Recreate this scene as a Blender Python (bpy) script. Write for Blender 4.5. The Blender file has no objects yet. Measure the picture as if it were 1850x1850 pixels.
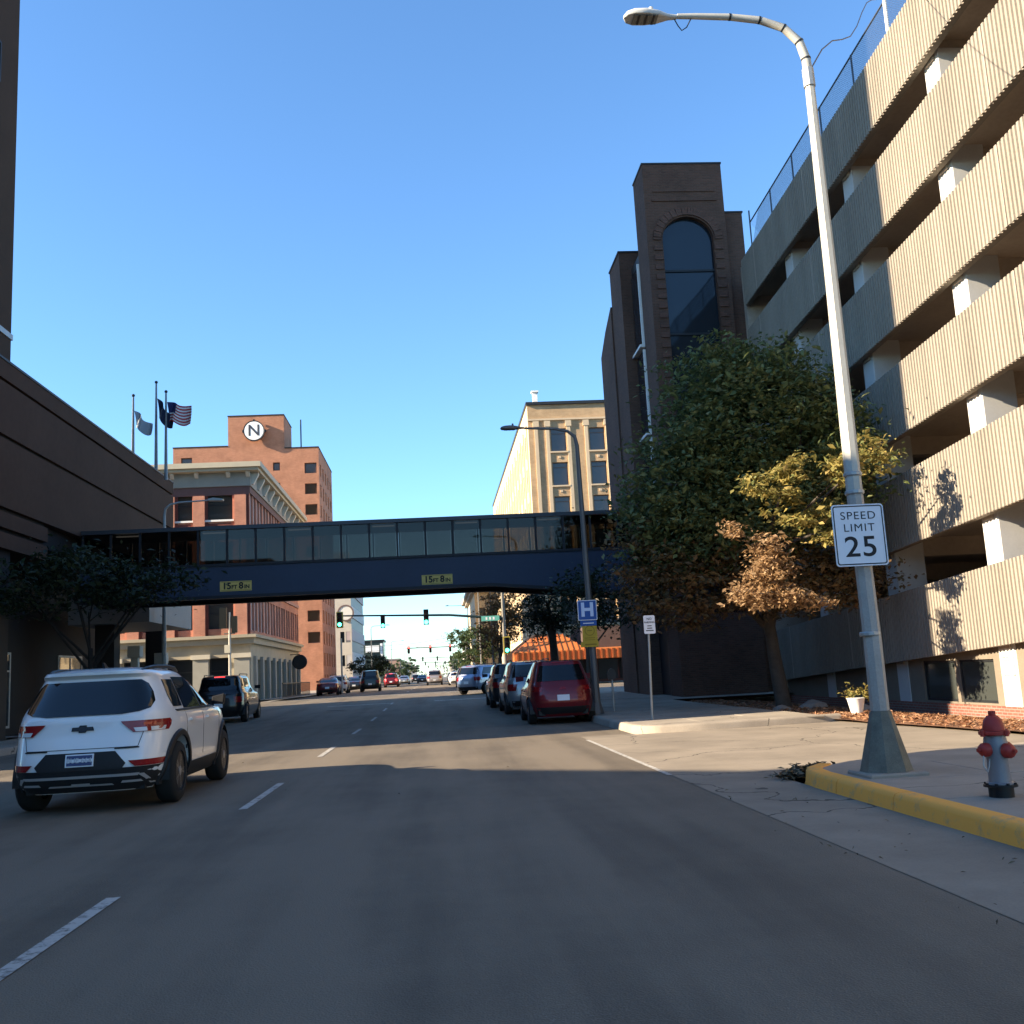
import bpy, bmesh, math, random
import numpy as np
from mathutils import Matrix, Vector
random.seed(7); rng = np.random.default_rng(7)
S = bpy.context.scene
COL = S.collection
R = math.radians
# ------------------------------------------------------------------ camera
cd = bpy.data.cameras.new('camera'); cam = bpy.data.objects.new('camera', cd); COL.objects.link(cam)
cd.sensor_width = 36; cd.lens = 36 * 1815 / 1850; cd.clip_start = .05; cd.clip_end = 5000
dv = Vector((790 - 925, -(1222 - 925), -1815)).normalized()
uv = Vector((322 - 925, 10310 + 925, -1815)); uv = (uv - dv * uv.dot(dv)).normalized()
rv = dv.cross(uv)
cam.matrix_world = Matrix((rv, dv, uv)).to_4x4()
cam.location = (0, 0, 1.4)
S.camera = cam
# ------------------------------------------------------------------ light
SD = Vector((1, .2, -.42)).normalized()          # direction the sunlight travels
el = math.asin(-SD.z)
w = bpy.data.worlds.new('World'); S.world = w; w.use_nodes = True
nt = w.node_tree; bg = nt.nodes['Background']
sky = nt.nodes.new('ShaderNodeTexSky'); sky.sky_type = 'NISHITA'; sky.sun_disc = False
sky.sun_elevation = el; sky.sun_rotation = math.atan2(-SD.x, -SD.y)
sky.air_density = 1.0; sky.dust_density = .0; sky.ozone_density = 3.0
wb_ = nt.nodes.new('ShaderNodeVectorMath'); wb_.operation = 'MULTIPLY'; wb_.inputs[1].default_value = (.75, .98, 1.14)   # camera white balance
nt.links.new(sky.outputs[0], wb_.inputs[0]); nt.links.new(wb_.outputs[0], bg.inputs[0]); bg.inputs[1].default_value = .09
sl = bpy.data.lights.new('sun', 'SUN'); sl.energy = 5.0; sl.angle = R(.5); sl.color = (1, .84, .62)
so = bpy.data.objects.new('sun', sl); COL.objects.link(so); so.rotation_euler = SD.to_track_quat('-Z', 'Y').to_euler()
S.view_settings.view_transform = 'Standard'; S.view_settings.look = 'None'
S.view_settings.exposure = 1.75; S.view_settings.gamma = 1
S.cycles.max_bounces = 6; S.cycles.transparent_max_bounces = 16

# ------------------------------------------------------------------ materials
MATS = {}
def N(nt, t, **kw):
    n = nt.nodes.new(t)
    for k, v in kw.items():
        if k.startswith('i_'):
            n.inputs[k[2:].replace('_', ' ')].default_value = v
        else: setattr(n, k, v)
    return n
def c4(c): return (c[0], c[1], c[2], 1)
def base(name):
    m = bpy.data.materials.new(name); m.use_nodes = True
    t = m.node_tree; return m, t, t.nodes['Principled BSDF']
def mat(name, col, rough=.7, metal=0, var=.15, scale=1.5, bump=0, bscale=60, spec=.3, coat=0, streak=None, emit=0):
    if name in MATS: return MATS[name]
    m, t, p = base(name); L = t.links.new
    p.inputs['Roughness'].default_value = rough; p.inputs['Metallic'].default_value = metal
    p.inputs['Specular IOR Level'].default_value = spec; p.inputs['Coat Weight'].default_value = coat
    p.inputs['Base Color'].default_value = c4(col)
    if var:
        g = N(t, 'ShaderNodeNewGeometry'); mp = N(t, 'ShaderNodeMapping'); L(g.outputs['Position'], mp.inputs[0])
        if streak: mp.inputs['Scale'].default_value = streak
        n1 = N(t, 'ShaderNodeTexNoise', i_Scale=scale, i_Detail=6, i_Roughness=.6); L(mp.outputs[0], n1.inputs[0])
        n2 = N(t, 'ShaderNodeTexNoise', i_Scale=scale * 14, i_Detail=3); L(g.outputs['Position'], n2.inputs[0])
        ad = N(t, 'ShaderNodeMath', operation='MULTIPLY_ADD'); L(n2.outputs[0], ad.inputs[0]); ad.inputs[1].default_value = .5; L(n1.outputs[0], ad.inputs[2])
        mr = N(t, 'ShaderNodeMapRange'); L(ad.outputs[0], mr.inputs[0])
        for i, v in enumerate((.45, 1.05, 1 - var, 1 + var)): mr.inputs[i + 1].default_value = v
        mx = N(t, 'ShaderNodeVectorMath', operation='SCALE'); mx.inputs[0].default_value = col; L(mr.outputs[0], mx.inputs['Scale'])
        L(mx.outputs[0], p.inputs['Base Color'])
    if bump:
        g2 = N(t, 'ShaderNodeNewGeometry'); n3 = N(t, 'ShaderNodeTexNoise', i_Scale=bscale, i_Detail=4); L(g2.outputs['Position'], n3.inputs[0])
        b = N(t, 'ShaderNodeBump', i_Strength=bump, i_Distance=.01); L(n3.outputs[0], b.inputs['Height']); L(b.outputs[0], p.inputs['Normal'])
    if emit:
        p.inputs['Emission Color'].default_value = c4(col); p.inputs['Emission Strength'].default_value = emit
    MATS[name] = m; return m
def brick(name, c1, c2, mortar, bw=.21, bh=.07, ms=.012, rough=.85):
    if name in MATS: return MATS[name]
    m, t, p = base(name); L = t.links.new
    g = N(t, 'ShaderNodeNewGeometry'); sp = N(t, 'ShaderNodeSeparateXYZ'); L(g.outputs['Position'], sp.inputs[0])
    sn = N(t, 'ShaderNodeSeparateXYZ'); L(g.outputs['True Normal'], sn.inputs[0])
    ab = N(t, 'ShaderNodeMath', operation='ABSOLUTE'); L(sn.outputs[0], ab.inputs[0])
    gt = N(t, 'ShaderNodeMath', operation='GREATER_THAN'); L(ab.outputs[0], gt.inputs[0]); gt.inputs[1].default_value = .7
    mx = N(t, 'ShaderNodeMix'); L(gt.outputs[0], mx.inputs[0]); L(sp.outputs[0], mx.inputs[2]); L(sp.outputs[1], mx.inputs[3])
    cb = N(t, 'ShaderNodeCombineXYZ'); L(mx.outputs[0], cb.inputs[0]); L(sp.outputs[2], cb.inputs[1])
    b = N(t, 'ShaderNodeTexBrick', i_Scale=1.0, i_Color1=c4(c1), i_Color2=c4(c2), i_Mortar=c4(mortar)); L(cb.outputs[0], b.inputs[0])
    b.inputs['Brick Width'].default_value = bw; b.inputs['Row Height'].default_value = bh; b.inputs['Mortar Size'].default_value = ms; b.inputs['Mortar Smooth'].default_value = .2
    n = N(t, 'ShaderNodeTexNoise', i_Scale=.6, i_Detail=7, i_Roughness=.65); L(g.outputs['Position'], n.inputs[0])
    mr = N(t, 'ShaderNodeMapRange'); L(n.outputs[0], mr.inputs[0])
    for i, v in enumerate((.3, .7, .78, 1.2)): mr.inputs[i + 1].default_value = v
    sc = N(t, 'ShaderNodeVectorMath', operation='SCALE'); L(b.outputs[0], sc.inputs[0]); L(mr.outputs[0], sc.inputs['Scale'])
    L(sc.outputs[0], p.inputs['Base Color']); p.inputs['Roughness'].default_value = rough; p.inputs['Specular IOR Level'].default_value = .25
    bp = N(t, 'ShaderNodeBump', i_Strength=.5, i_Distance=.008, invert=True); L(b.outputs['Fac'], bp.inputs['Height']); L(bp.outputs[0], p.inputs['Normal'])
    MATS[name] = m; return m
def glass(name, col=(.02, .025, .03), rough=.04, wav=.02):
    if name in MATS: return MATS[name]
    m, t, p = base(name); L = t.links.new
    p.inputs['Base Color'].default_value = c4(col); p.inputs['Roughness'].default_value = rough; p.inputs['Specular IOR Level'].default_value = .6
    if wav:
        g = N(t, 'ShaderNodeNewGeometry'); n = N(t, 'ShaderNodeTexNoise', i_Scale=.7, i_Detail=1); L(g.outputs['Position'], n.inputs[0])
        b = N(t, 'ShaderNodeBump', i_Strength=.25, i_Distance=wav); L(n.outputs[0], b.inputs['Height']); L(b.outputs[0], p.inputs['Normal'])
    MATS[name] = m; return m
def tinted(name, col, refl=.08):
    if name in MATS: return MATS[name]
    m, t, p = base(name); L = t.links.new
    out = t.nodes['Material Output']
    tr = N(t, 'ShaderNodeBsdfTransparent', i_Color=c4(col)); gl = N(t, 'ShaderNodeBsdfGlossy', i_Roughness=.02)
    fr = N(t, 'ShaderNodeFresnel', i_IOR=1.45); mx = N(t, 'ShaderNodeMixShader'); L(fr.outputs[0], mx.inputs[0]); L(tr.outputs[0], mx.inputs[1]); L(gl.outputs[0], mx.inputs[2])
    L(mx.outputs[0], out.inputs[0]); MATS[name] = m; return m
def leafmat(name, cols, trans=.3):
    if name in MATS: return MATS[name]
    m, t, p = base(name); L = t.links.new
    g = N(t, 'ShaderNodeNewGeometry'); r = N(t, 'ShaderNodeValToRGB'); L(g.outputs['Random Per Island'], r.inputs[0])
    e = r.color_ramp.elements; e[0].color = c4(cols[0]); e[1].color = c4(cols[-1])
    for i, c in enumerate(cols[1:-1]): k = e.new((i + 1) / (len(cols) - 1)); k.color = c4(c)
    L(r.outputs[0], p.inputs['Base Color']); p.inputs['Roughness'].default_value = .55; p.inputs['Specular IOR Level'].default_value = .35
    tl = N(t, 'ShaderNodeBsdfTranslucent'); L(r.outputs[0], tl.inputs[0]); mx = N(t, 'ShaderNodeMixShader'); mx.inputs[0].default_value = trans
    L(p.outputs[0], mx.inputs[1]); L(tl.outputs[0], mx.inputs[2]); L(mx.outputs[0], t.nodes['Material Output'].inputs[0])
    MATS[name] = m; return m
def asphalt():
    m, t, p = base('asphalt'); L = t.links.new
    g = N(t, 'ShaderNodeNewGeometry')
    mp = N(t, 'ShaderNodeMapping'); L(g.outputs['Position'], mp.inputs[0]); mp.inputs['Scale'].default_value = (1.1, .09, 1)
    n1 = N(t, 'ShaderNodeTexNoise', i_Scale=1.0, i_Detail=5, i_Roughness=.55); L(mp.outputs[0], n1.inputs[0])
    n2 = N(t, 'ShaderNodeTexNoise', i_Scale=130, i_Detail=2); L(g.outputs['Position'], n2.inputs[0])
    n4 = N(t, 'ShaderNodeTexNoise', i_Scale=.45, i_Detail=6, i_Roughness=.7); L(g.outputs['Position'], n4.inputs[0])
    vo = N(t, 'ShaderNodeTexVoronoi', i_Scale=95); L(g.outputs['Position'], vo.inputs[0])
    a = N(t, 'ShaderNodeMath', operation='MULTIPLY_ADD'); L(n2.outputs[0], a.inputs[0]); a.inputs[1].default_value = .35; L(n1.outputs[0], a.inputs[2])
    a2 = N(t, 'ShaderNodeMath', operation='MULTIPLY_ADD'); L(n4.outputs[0], a2.inputs[0]); a2.inputs[1].default_value = .5; L(a.outputs[0], a2.inputs[2])
    r = N(t, 'ShaderNodeValToRGB'); e = r.color_ramp.elements
    e[0].position = .6; e[0].color = (.064, .050, .035, 1); e[1].position = 1.06; e[1].color = (.174, .14, .10, 1)
    L(a2.outputs[0], r.inputs[0])
    # sparse pale aggregate
    lt = N(t, 'ShaderNodeMath', operation='LESS_THAN'); L(vo.outputs['Distance'], lt.inputs[0]); lt.inputs[1].default_value = .13
    wn = N(t, 'ShaderNodeMath', operation='GREATER_THAN'); sx = N(t, 'ShaderNodeSeparateXYZ'); L(vo.outputs['Color'], sx.inputs[0]); L(sx.outputs[0], wn.inputs[0]); wn.inputs[1].default_value = .8
    mu = N(t, 'ShaderNodeMath', operation='MULTIPLY'); L(lt.outputs[0], mu.inputs[0]); L(wn.outputs[0], mu.inputs[1])
    mx = N(t, 'ShaderNodeMix', data_type='RGBA'); L(mu.outputs[0], mx.inputs[0]); L(r.outputs[0], mx.inputs[6]); mx.inputs[7].default_value = (.27, .26, .245, 1)
    # worn, paler speckled patches
    n5 = N(t, 'ShaderNodeTexNoise', i_Scale=.33, i_Detail=3); L(g.outputs['Position'], n5.inputs[0])
    n6 = N(t, 'ShaderNodeTexNoise', i_Scale=38, i_Detail=5, i_Roughness=.8); L(g.outputs['Position'], n6.inputs[0])
    r5 = N(t, 'ShaderNodeMapRange'); L(n5.outputs[0], r5.inputs[0]); r5.inputs[1].default_value = .5; r5.inputs[2].default_value = .68
    r6 = N(t, 'ShaderNodeMapRange'); L(n6.outputs[0], r6.inputs[0]); r6.inputs[1].default_value = .52; r6.inputs[2].default_value = .66
    m5 = N(t, 'ShaderNodeMath', operation='MULTIPLY'); L(r5.outputs[0], m5.inputs[0]); L(r6.outputs[0], m5.inputs[1])
    m6 = N(t, 'ShaderNodeMath', operation='MULTIPLY'); L(m5.outputs[0], m6.inputs[0]); m6.inputs[1].default_value = .55
    my_ = N(t, 'ShaderNodeMix', data_type='RGBA'); L(m6.outputs[0], my_.inputs[0]); L(mx.outputs[2], my_.inputs[6]); my_.inputs[7].default_value = (.26, .225, .185, 1); mx = my_
    L(mx.outputs[2], p.inputs['Base Color']); p.inputs['Roughness'].default_value = .82; p.inputs['Specular IOR Level'].default_value = .35
    b = N(t, 'ShaderNodeBump', i_Strength=.6, i_Distance=.006); L(vo.outputs['Distance'], b.inputs['Height']); L(b.outputs[0], p.inputs['Normal'])
    MATS['asphalt'] = m; return m
def concrete(name, col, cracks=True):
    m, t, p = base(name); L = t.links.new
    g = N(t, 'ShaderNodeNewGeometry')
    n1 = N(t, 'ShaderNodeTexNoise', i_Scale=.8, i_Detail=8, i_Roughness=.65); L(g.outputs['Position'], n1.inputs[0])
    n2 = N(t, 'ShaderNodeTexNoise', i_Scale=60, i_Detail=3); L(g.outputs['Position'], n2.inputs[0])
    a = N(t, 'ShaderNodeMath', operation='MULTIPLY_ADD'); L(n2.outputs[0], a.inputs[0]); a.inputs[1].default_value = .3; L(n1.outputs[0], a.inputs[2])
    r = N(t, 'ShaderNodeValToRGB'); e = r.color_ramp.elements
    e[0].position = .42; e[0].color = c4([x * .68 for x in col]); e[1].position = .85; e[1].color = c4([x * 1.12 for x in col]); L(a.outputs[0], r.inputs[0])
    last = r.outputs[0]
    if cracks:
        nn = N(t, 'ShaderNodeTexNoise', i_Scale=1.2, i_Detail=4); L(g.outputs['Position'], nn.inputs[0])
        va = N(t, 'ShaderNodeVectorMath', operation='MULTIPLY_ADD'); L(nn.outputs['Color'], va.inputs[0]); va.inputs[1].default_value = (.9, .9, .9); L(g.outputs['Position'], va.inputs[2])
        vo = N(t, 'ShaderNodeTexVoronoi', feature='DISTANCE_TO_EDGE', i_Scale=.28); L(va.outputs[0], vo.inputs[0])
        lt = N(t, 'ShaderNodeMath', operation='LESS_THAN'); L(vo.outputs[0], lt.inputs[0]); lt.inputs[1].default_value = .0035
        mx = N(t, 'ShaderNodeMix', data_type='RGBA'); L(lt.outputs[0], mx.inputs[0]); L(last, mx.inputs[6]); mx.inputs[7].default_value = c4([x * .3 for x in col]); last = mx.outputs[2]
    L(last, p.inputs['Base Color']); p.inputs['Roughness'].default_value = .88; p.inputs['Specular IOR Level'].default_value = .3
    b = N(t, 'ShaderNodeBump', i_Strength=.25, i_Distance=.004); L(n2.outputs[0], b.inputs['Height']); L(b.outputs[0], p.inputs['Normal'])
    MATS[name] = m; return m
ASPH = asphalt(); CONC = concrete('concrete', (.27, .225, .172)); CONC2 = concrete('gutter_concrete', (.27, .225, .17)); SLAB = concrete('slab_concrete', (.33, .28, .22))
def worn(name, col, under, amt=.5, sc=9):
    m, t, p = base(name); L = t.links.new
    g = N(t, 'ShaderNodeNewGeometry'); n = N(t, 'ShaderNodeTexNoise', i_Scale=sc, i_Detail=8, i_Roughness=.75); L(g.outputs['Position'], n.inputs[0])
    r = N(t, 'ShaderNodeValToRGB'); e = r.color_ramp.elements; e[0].position = amt - .08; e[0].color = c4(under); e[1].position = amt + .04; e[1].color = c4(col)
    L(n.outputs[0], r.inputs[0]); L(r.outputs[0], p.inputs['Base Color']); p.inputs['Roughness'].default_value = .75
    MATS[name] = m; return m
PAINTW = worn('road_paint_white', (.46, .43, .38), (.11, .10, .085), .47)
PAINTY = worn('kerb_paint_yellow', (.95, .40, .055), (.62, .33, .12), .43, 5)
WHITEP = mat('white_paint', (.78, .77, .74), .5, var=.06)
BLACK = mat('black_plastic', (.012, .012, .013), .45, var=0)
DARKM = mat('dark_metal', (.03, .032, .035), .45, metal=.3, var=.1)
STEEL = mat('galvanised_steel', (.36, .37, .36), .5, metal=.55, var=.18, scale=4)
GLASS = glass('window_glass'); CGLASS = glass('car_glass', (.006, .007, .008), .03, 0)
RUBBER = mat('tyre_rubber', (.015, .015, .015), .85, var=.1)
CHROME = mat('bright_metal', (.6, .6, .6), .25, metal=1, var=0)
TXT = mat('sign_black', (.015, .015, .018), .6, var=0)

# ------------------------------------------------------------------ mesh building
LOC = {}
class MB:
    def __init__(s): s.v = []; s.f = []
    def add(s, vs, fs):
        o = len(s.v); s.v += [tuple(map(float, v)) for v in vs]; s.f += [tuple(i + o for i in f) for f in fs]; return s
    def box(s, x0, x1, y0, y1, z0, z1):
        return s.hexa([(x0, y0, z0), (x1, y0, z0), (x1, y1, z0), (x0, y1, z0), (x0, y0, z1), (x1, y0, z1), (x1, y1, z1), (x0, y1, z1)])
    def hexa(s, v): return s.add(v, [(3, 2, 1, 0), (4, 5, 6, 7), (0, 1, 5, 4), (1, 2, 6, 5), (2, 3, 7, 6), (3, 0, 4, 7)])
    def quad(s, a, b, c, d): return s.add([a, b, c, d], [(0, 1, 2, 3)])
    def prism(s, pts, axis, a, b):
        n = len(pts)
        def P(p, k): return {'z': (p[0], p[1], k), 'y': (p[0], k, p[1]), 'x': (k, p[0], p[1])}[axis]
        return s.add([P(p, a) for p in pts] + [P(p, b) for p in pts], [tuple(range(n))[::-1], tuple(range(n, 2 * n))] + [(i, (i + 1) % n, n + (i + 1) % n, n + i) for i in range(n)])
    def tube(s, pts, rad, n=8, cap=True):
        pts = [Vector(p) for p in pts]; rad = rad if hasattr(rad, '__len__') else [rad] * len(pts)
        d0 = (pts[1] - pts[0]).normalized(); up = Vector((0, 0, 1)) if abs(d0.z) < .9 else Vector((1, 0, 0))
        x = d0.cross(up).normalized(); vs = []; fs = []
        for i, p in enumerate(pts):
            d = (pts[min(i + 1, len(pts) - 1)] - pts[max(i - 1, 0)]).normalized()
            x = (x - d * x.dot(d)).normalized(); y = d.cross(x)
            vs += [p + (x * math.cos(2 * math.pi * (k + .5) / n) + y * math.sin(2 * math.pi * (k + .5) / n)) * rad[i] for k in range(n)]
        for i in range(len(pts) - 1):
            for k in range(n): fs.append((i * n + k, i * n + (k + 1) % n, (i + 1) * n + (k + 1) % n, (i + 1) * n + k))
        if cap: fs += [tuple(range(n))[::-1], tuple(range((len(pts) - 1) * n, len(pts) * n))]
        return s.add(vs, fs)
    def lathe(s, prof, c=(0, 0, 0), n=20, axis='z', cap=True):
        vs = []; fs = []
        for r, h in prof:
            for k in range(n):
                a = 2 * math.pi * k / n; u, v = r * math.cos(a), r * math.sin(a)
                p = {'z': (u, v, h), 'x': (h, u, v), 'y': (u, h, v)}[axis]; vs.append((c[0] + p[0], c[1] + p[1], c[2] + p[2]))
        for i in range(len(prof) - 1):
            for k in range(n): fs.append((i * n + k, i * n + (k + 1) % n, (i + 1) * n + (k + 1) % n, (i + 1) * n + k))
        if cap: fs += [tuple(range(n))[::-1], tuple(range((len(prof) - 1) * n, len(prof) * n))]
        return s.add(vs, fs)
    def mesh(s, name, m, off=(0, 0, 0), smooth=False, bev=0):
        me = bpy.data.meshes.new(name)
        me.from_pydata([(v[0] - off[0], v[1] - off[1], v[2] - off[2]) for v in s.v], [], s.f)
        b = bmesh.new(); b.from_mesh(me); bmesh.ops.recalc_face_normals(b, faces=b.faces)
        if bev: bmesh.ops.bevel(b, geom=b.edges[:], offset=bev, segments=1, affect='EDGES', clamp_overlap=True)
        b.to_mesh(me); b.free()
        if m: me.materials.append(m)
        if smooth:
            me.polygons.foreach_set('use_smooth', [True] * len(me.polygons))
            if smooth != 'all': me.set_sharp_from_angle(angle=R(smooth if smooth is not True else 40))
        return me
    def build(s, name, m, parent=None, smooth=False, bev=0):
        off = LOC[parent] if parent else (0, 0, 0)
        return link(name, s.mesh(name, m, off, smooth, bev), parent)
def link(name, me, parent=None, loc=None, rz=0):
    o = bpy.data.objects.new(name, me); COL.objects.link(o); o.parent = parent
    if loc is not None: o.location = loc
    if rz: o.rotation_euler = (0, 0, rz)
    LOC[o] = LOC[parent] if parent else (0, 0, 0)
    return o
def tag(o, label, cat=None, group=None, kind=None):
    if label: o['label'] = label
    if cat: o['category'] = cat
    if group: o['group'] = group
    if kind: o['kind'] = kind
    return o
def thing(name, label, cat, loc=(0, 0, 0), rz=0, group=None):
    o = bpy.data.objects.new(name, None); COL.objects.link(o); o.location = loc; o.rotation_euler = (0, 0, rz)
    o.empty_display_size = .3; LOC[o] = tuple(loc) if not rz else (0, 0, 0)
    return tag(o, label, cat, group)
def struct(name, mb, m, label=None, smooth=False):
    o = mb.build(name, m, None, smooth); o['kind'] = 'structure'
    if label: o['label'] = label
    return o
def copy_tree(o, parent=None):
    c = o.copy(); COL.objects.link(c); c.parent = parent; LOC[c] = LOC[o]
    for ch in list(o.children): copy_tree(ch, c)
    return c
_tx = {}
def text(txt, size, m, depth=.004, name='lettering', bold=0, spacing=1.0, sx=1.0):
    k = (txt, size, depth, bold, m.name, sx)
    if k not in _tx:
        cu = bpy.data.curves.new('t', 'FONT'); cu.body = txt; cu.size = size; cu.extrude = depth; cu.align_x = 'CENTER'; cu.align_y = 'CENTER'; cu.offset = bold; cu.space_character = spacing
        o = bpy.data.objects.new('t', cu); me = bpy.data.meshes.new_from_object(o); me.transform(Matrix.Diagonal((sx, 1, 1, 1)))
        me.name = name; me.materials.clear(); me.materials.append(m); _tx[k] = me; bpy.data.objects.remove(o)
    return _tx[k]
def put_text(parent, txt, size, m, pos, rz=0, name='lettering', **kw):   # upright, reads from -y; pos is world
    o = link(name, text(txt, size, m, **kw), parent); off = LOC[parent] if parent else (0, 0, 0)
    o.location = [pos[i] - off[i] for i in range(3)]; o.rotation_euler = (R(90), 0, rz); return o

def wall(mb, ax, pl, u0, u1, z0, z1, ops, rev, out):
    """wall sheet on x=pl or y=pl with recessed openings; out=+1/-1 is the outward sign"""
    us = sorted({u0, u1} | {o[0] for o in ops} | {o[1] for o in ops}); zs = sorted({z0, z1} | {o[2] for o in ops} | {o[3] for o in ops})
    P = (lambda u, z, d=0: (u, pl - out * d, z)) if ax == 'y' else (lambda u, z, d=0: (pl - out * d, u, z))
    def inop(u, z): return any(o[0] < u < o[1] and o[2] < z < o[3] for o in ops)
    for a, b in zip(us, us[1:]):
        if b - a < 1e-6 or a < u0 - 1e-6 or b > u1 + 1e-6: continue
        zz = [z for z in zs]; st = None
        for c, d in zip(zz, zz[1:]):
            if not inop((a + b) / 2, (c + d) / 2): mb.quad(P(a, c), P(b, c), P(b, d), P(a, d))
    for a, b, c, d in ops:
        mb.quad(P(a, c), P(a, c, rev), P(a, d, rev), P(a, d)); mb.quad(P(b, c), P(b, c, rev), P(b, d, rev), P(b, d))
        mb.quad(P(a, c), P(b, c), P(b, c, rev), P(a, c, rev)); mb.quad(P(a, d), P(b, d), P(b, d, rev), P(a, d, rev))
    return mb
_wc = {}
def window(parent, ax, pl, o, rev, out, fm, gm=None, fr=.07, bars=(), sill=None, name='window', vb=()):
    w_, h = round(o[1] - o[0], 3), round(o[3] - o[2], 3); gm = gm or GLASS
    k = (w_, h, fm.name, gm.name, fr, bars, sill.name if sill else 0, vb)
    if k not in _wc:
        f = MB()
        f.box(-w_ / 2, -w_ / 2 + fr, -.03, .05, 0, h).box(w_ / 2 - fr, w_ / 2, -.03, .05, 0, h).box(-w_ / 2 + fr, w_ / 2 - fr, -.03, .05, 0, fr).box(-w_ / 2 + fr, w_ / 2 - fr, -.03, .05, h - fr, h)
        for b in bars: f.box(-w_ / 2 + fr, w_ / 2 - fr, -.025, .03, h * b - fr * .4, h * b + fr * .4)
        for b in vb: f.box(-w_ / 2 + w_ * b - fr * .4, -w_ / 2 + w_ * b + fr * .4, -.027, .03, fr, h - fr)
        g = MB().box(-w_ / 2 + fr * .5, w_ / 2 - fr * .5, .0, .012, fr * .5, h - fr * .5)
        s = MB().box(-w_ / 2 - .1, w_ / 2 + .1, -rev - .09, -.035, -.13, -.003).mesh('sill', sill) if sill else None
        _wc[k] = (f.mesh('window', fm), g.mesh('pane', gm), s)
    f, g, s = _wc[k]
    u, off = (o[0] + o[1]) / 2, LOC[parent]
    d = pl - out * (rev - .03)
    p = (u, d, o[2]) if ax == 'y' else (d, u, o[2])
    rz = {('y', -1): 0, ('y', 1): math.pi, ('x', -1): -math.pi / 2, ('x', 1): math.pi / 2}[(ax, out)]
    wo = link(name, f, parent, [p[i] - off[i] for i in range(3)], rz); link('pane', g, wo)
    if s: link('sill', s, wo)
    return wo
# ------------------------------------------------------------------ ground
def zf(y):
    t = min(max((y - 30) / 40, 0), 1); return .35 * t * t * (3 - 2 * t)
def strip(x0, x1, y0, y1, dz, step=4.):
    mb = MB(); n = max(1, int((min(y1, 90) - y0) / step)) if y0 < 90 else 1
    ys = [y0 + (min(y1, 90) - y0) * i / n for i in range(n + 1)] + ([y1] if y1 > 90 and y0 < 90 else [])
    if y0 >= 90: ys = [y0, y1]
    for a, b in zip(ys, ys[1:]): mb.quad((x0, a, zf(a) + dz), (x1, a, zf(a) + dz), (x1, b, zf(b) + dz), (x0, b, zf(b) + dz))
    return mb
struct('ground', MB().box(-900, 900, -300, 2600, -3, -.45), mat('ground_soil', (.16, .15, .13), .95, var=.2, scale=.1))
struct('road', strip(-11, 4.02, -40, 1600, 0), ASPH)
cs = MB()
for a, b in ((54, 58), (58, 62), (62, 66), (66, 68)):
    cs.quad((-200, a, zf(a) - .005), (200, a, zf(a) - .005), (200, b, zf(b) - .005), (-200, b, zf(b) - .005))
struct('cross_street', cs, ASPH)
struct('alley', MB().quad((-70, 9.2, .002), (-10.6, 9.2, .002), (-10.6, 19.2, .002), (-70, 19.2, .002)), CONC)
struct('gutter', strip(2.92, 4.02, -12, 21.2, .004), CONC2)
pave = mat('lot_paving', (.2, .19, .175), .9, var=.2, scale=.5)
struct('apron', MB().quad((4.0, 12.2, .006), (9.2, 13.4, .0), (9.2, 21.4, .0), (4.0, 20.9, .006)).quad((9.2, 13.4, 0), (12.5, 13.9, -.15), (12.5, 21, -.3), (9.2, 21.4, 0)), CONC)
# planting bed along the garage
bed = MB(); nx, ny = 12, 26
bp = lambda i, j: (8.2 + (12.5 - 8.2) * i / nx + (0 if j > 12 else max(0, 1.0 - .1 * j) * (1 - i / nx)), 15 + 21 * j / ny, .05 - .33 * i / nx + .10 * math.sin(math.pi * min(1, i / nx * 1.0)) + random.uniform(-.015, .015))
grid = [[bp(i, j) for i in range(nx + 1)] for j in range(ny + 1)]
for j in range(ny):
    for i in range(nx): bed.quad(grid[j][i], grid[j][i + 1], grid[j + 1][i + 1], grid[j + 1][i])
BEDM = mat('bark_mulch', (.2, .10, .055), .95, var=.45, scale=9, bump=1, bscale=35)
tag(struct('planting_bed', bed, BEDM), 'reddish bark mulch bed along the foot of the parking garage')
# loose chips on the bed
def scatter(name, n, fn, size, m, label, cat, flat=.35, seed=1):
    r = np.random.default_rng(seed); V = []; F = []
    for k in range(n):
        c = np.array(fn(r)); a = r.normal(size=3); a[2] *= flat; a /= np.linalg.norm(a); b = np.cross(a, [r.normal() * .4, r.normal() * .4, 1]); b /= np.linalg.norm(b)
        s = size * r.uniform(.5, 1.4); a *= s; b *= s * r.uniform(.3, .7); o = len(V)
        V += [c - a, c + b * .7 + [0, 0, s * .25], c + a, c - b * .7 + [0, 0, s * .1]]; F.append((o, o + 1, o + 2, o + 3))
    me = bpy.data.meshes.new(name); me.from_pydata([tuple(v) for v in V], [], F); me.materials.append(m)
    o = link(name, me); tag(o, label, cat, kind='stuff'); return o
def onbed(r):
    i, j = r.uniform(0, nx - .01), r.uniform(0, ny - .01); a, b = grid[int(j)][int(i)], grid[int(j) + 1][int(i) + 1]
    return (a[0] + (b[0] - a[0]) * (i % 1), a[1] + (b[1] - a[1]) * (j % 1), max(a[2], b[2]) + .012)
scatter('bark_chips', 9000, onbed, .055, leafmat('chip_mat', [(.12, .05, .025), (.26, .12, .06), (.34, .19, .1), (.2, .1, .05)], 0), 'loose bark chips scattered over the planting bed', 'bark chips')
def pile(r):
    t = r.uniform(0, 1); return (4.02 + .75 * t + r.normal() * .09, 11.72 + .75 * t + r.normal() * .1, .02 + abs(r.normal()) * .05 * (1 - abs(t - .4)))
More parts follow.
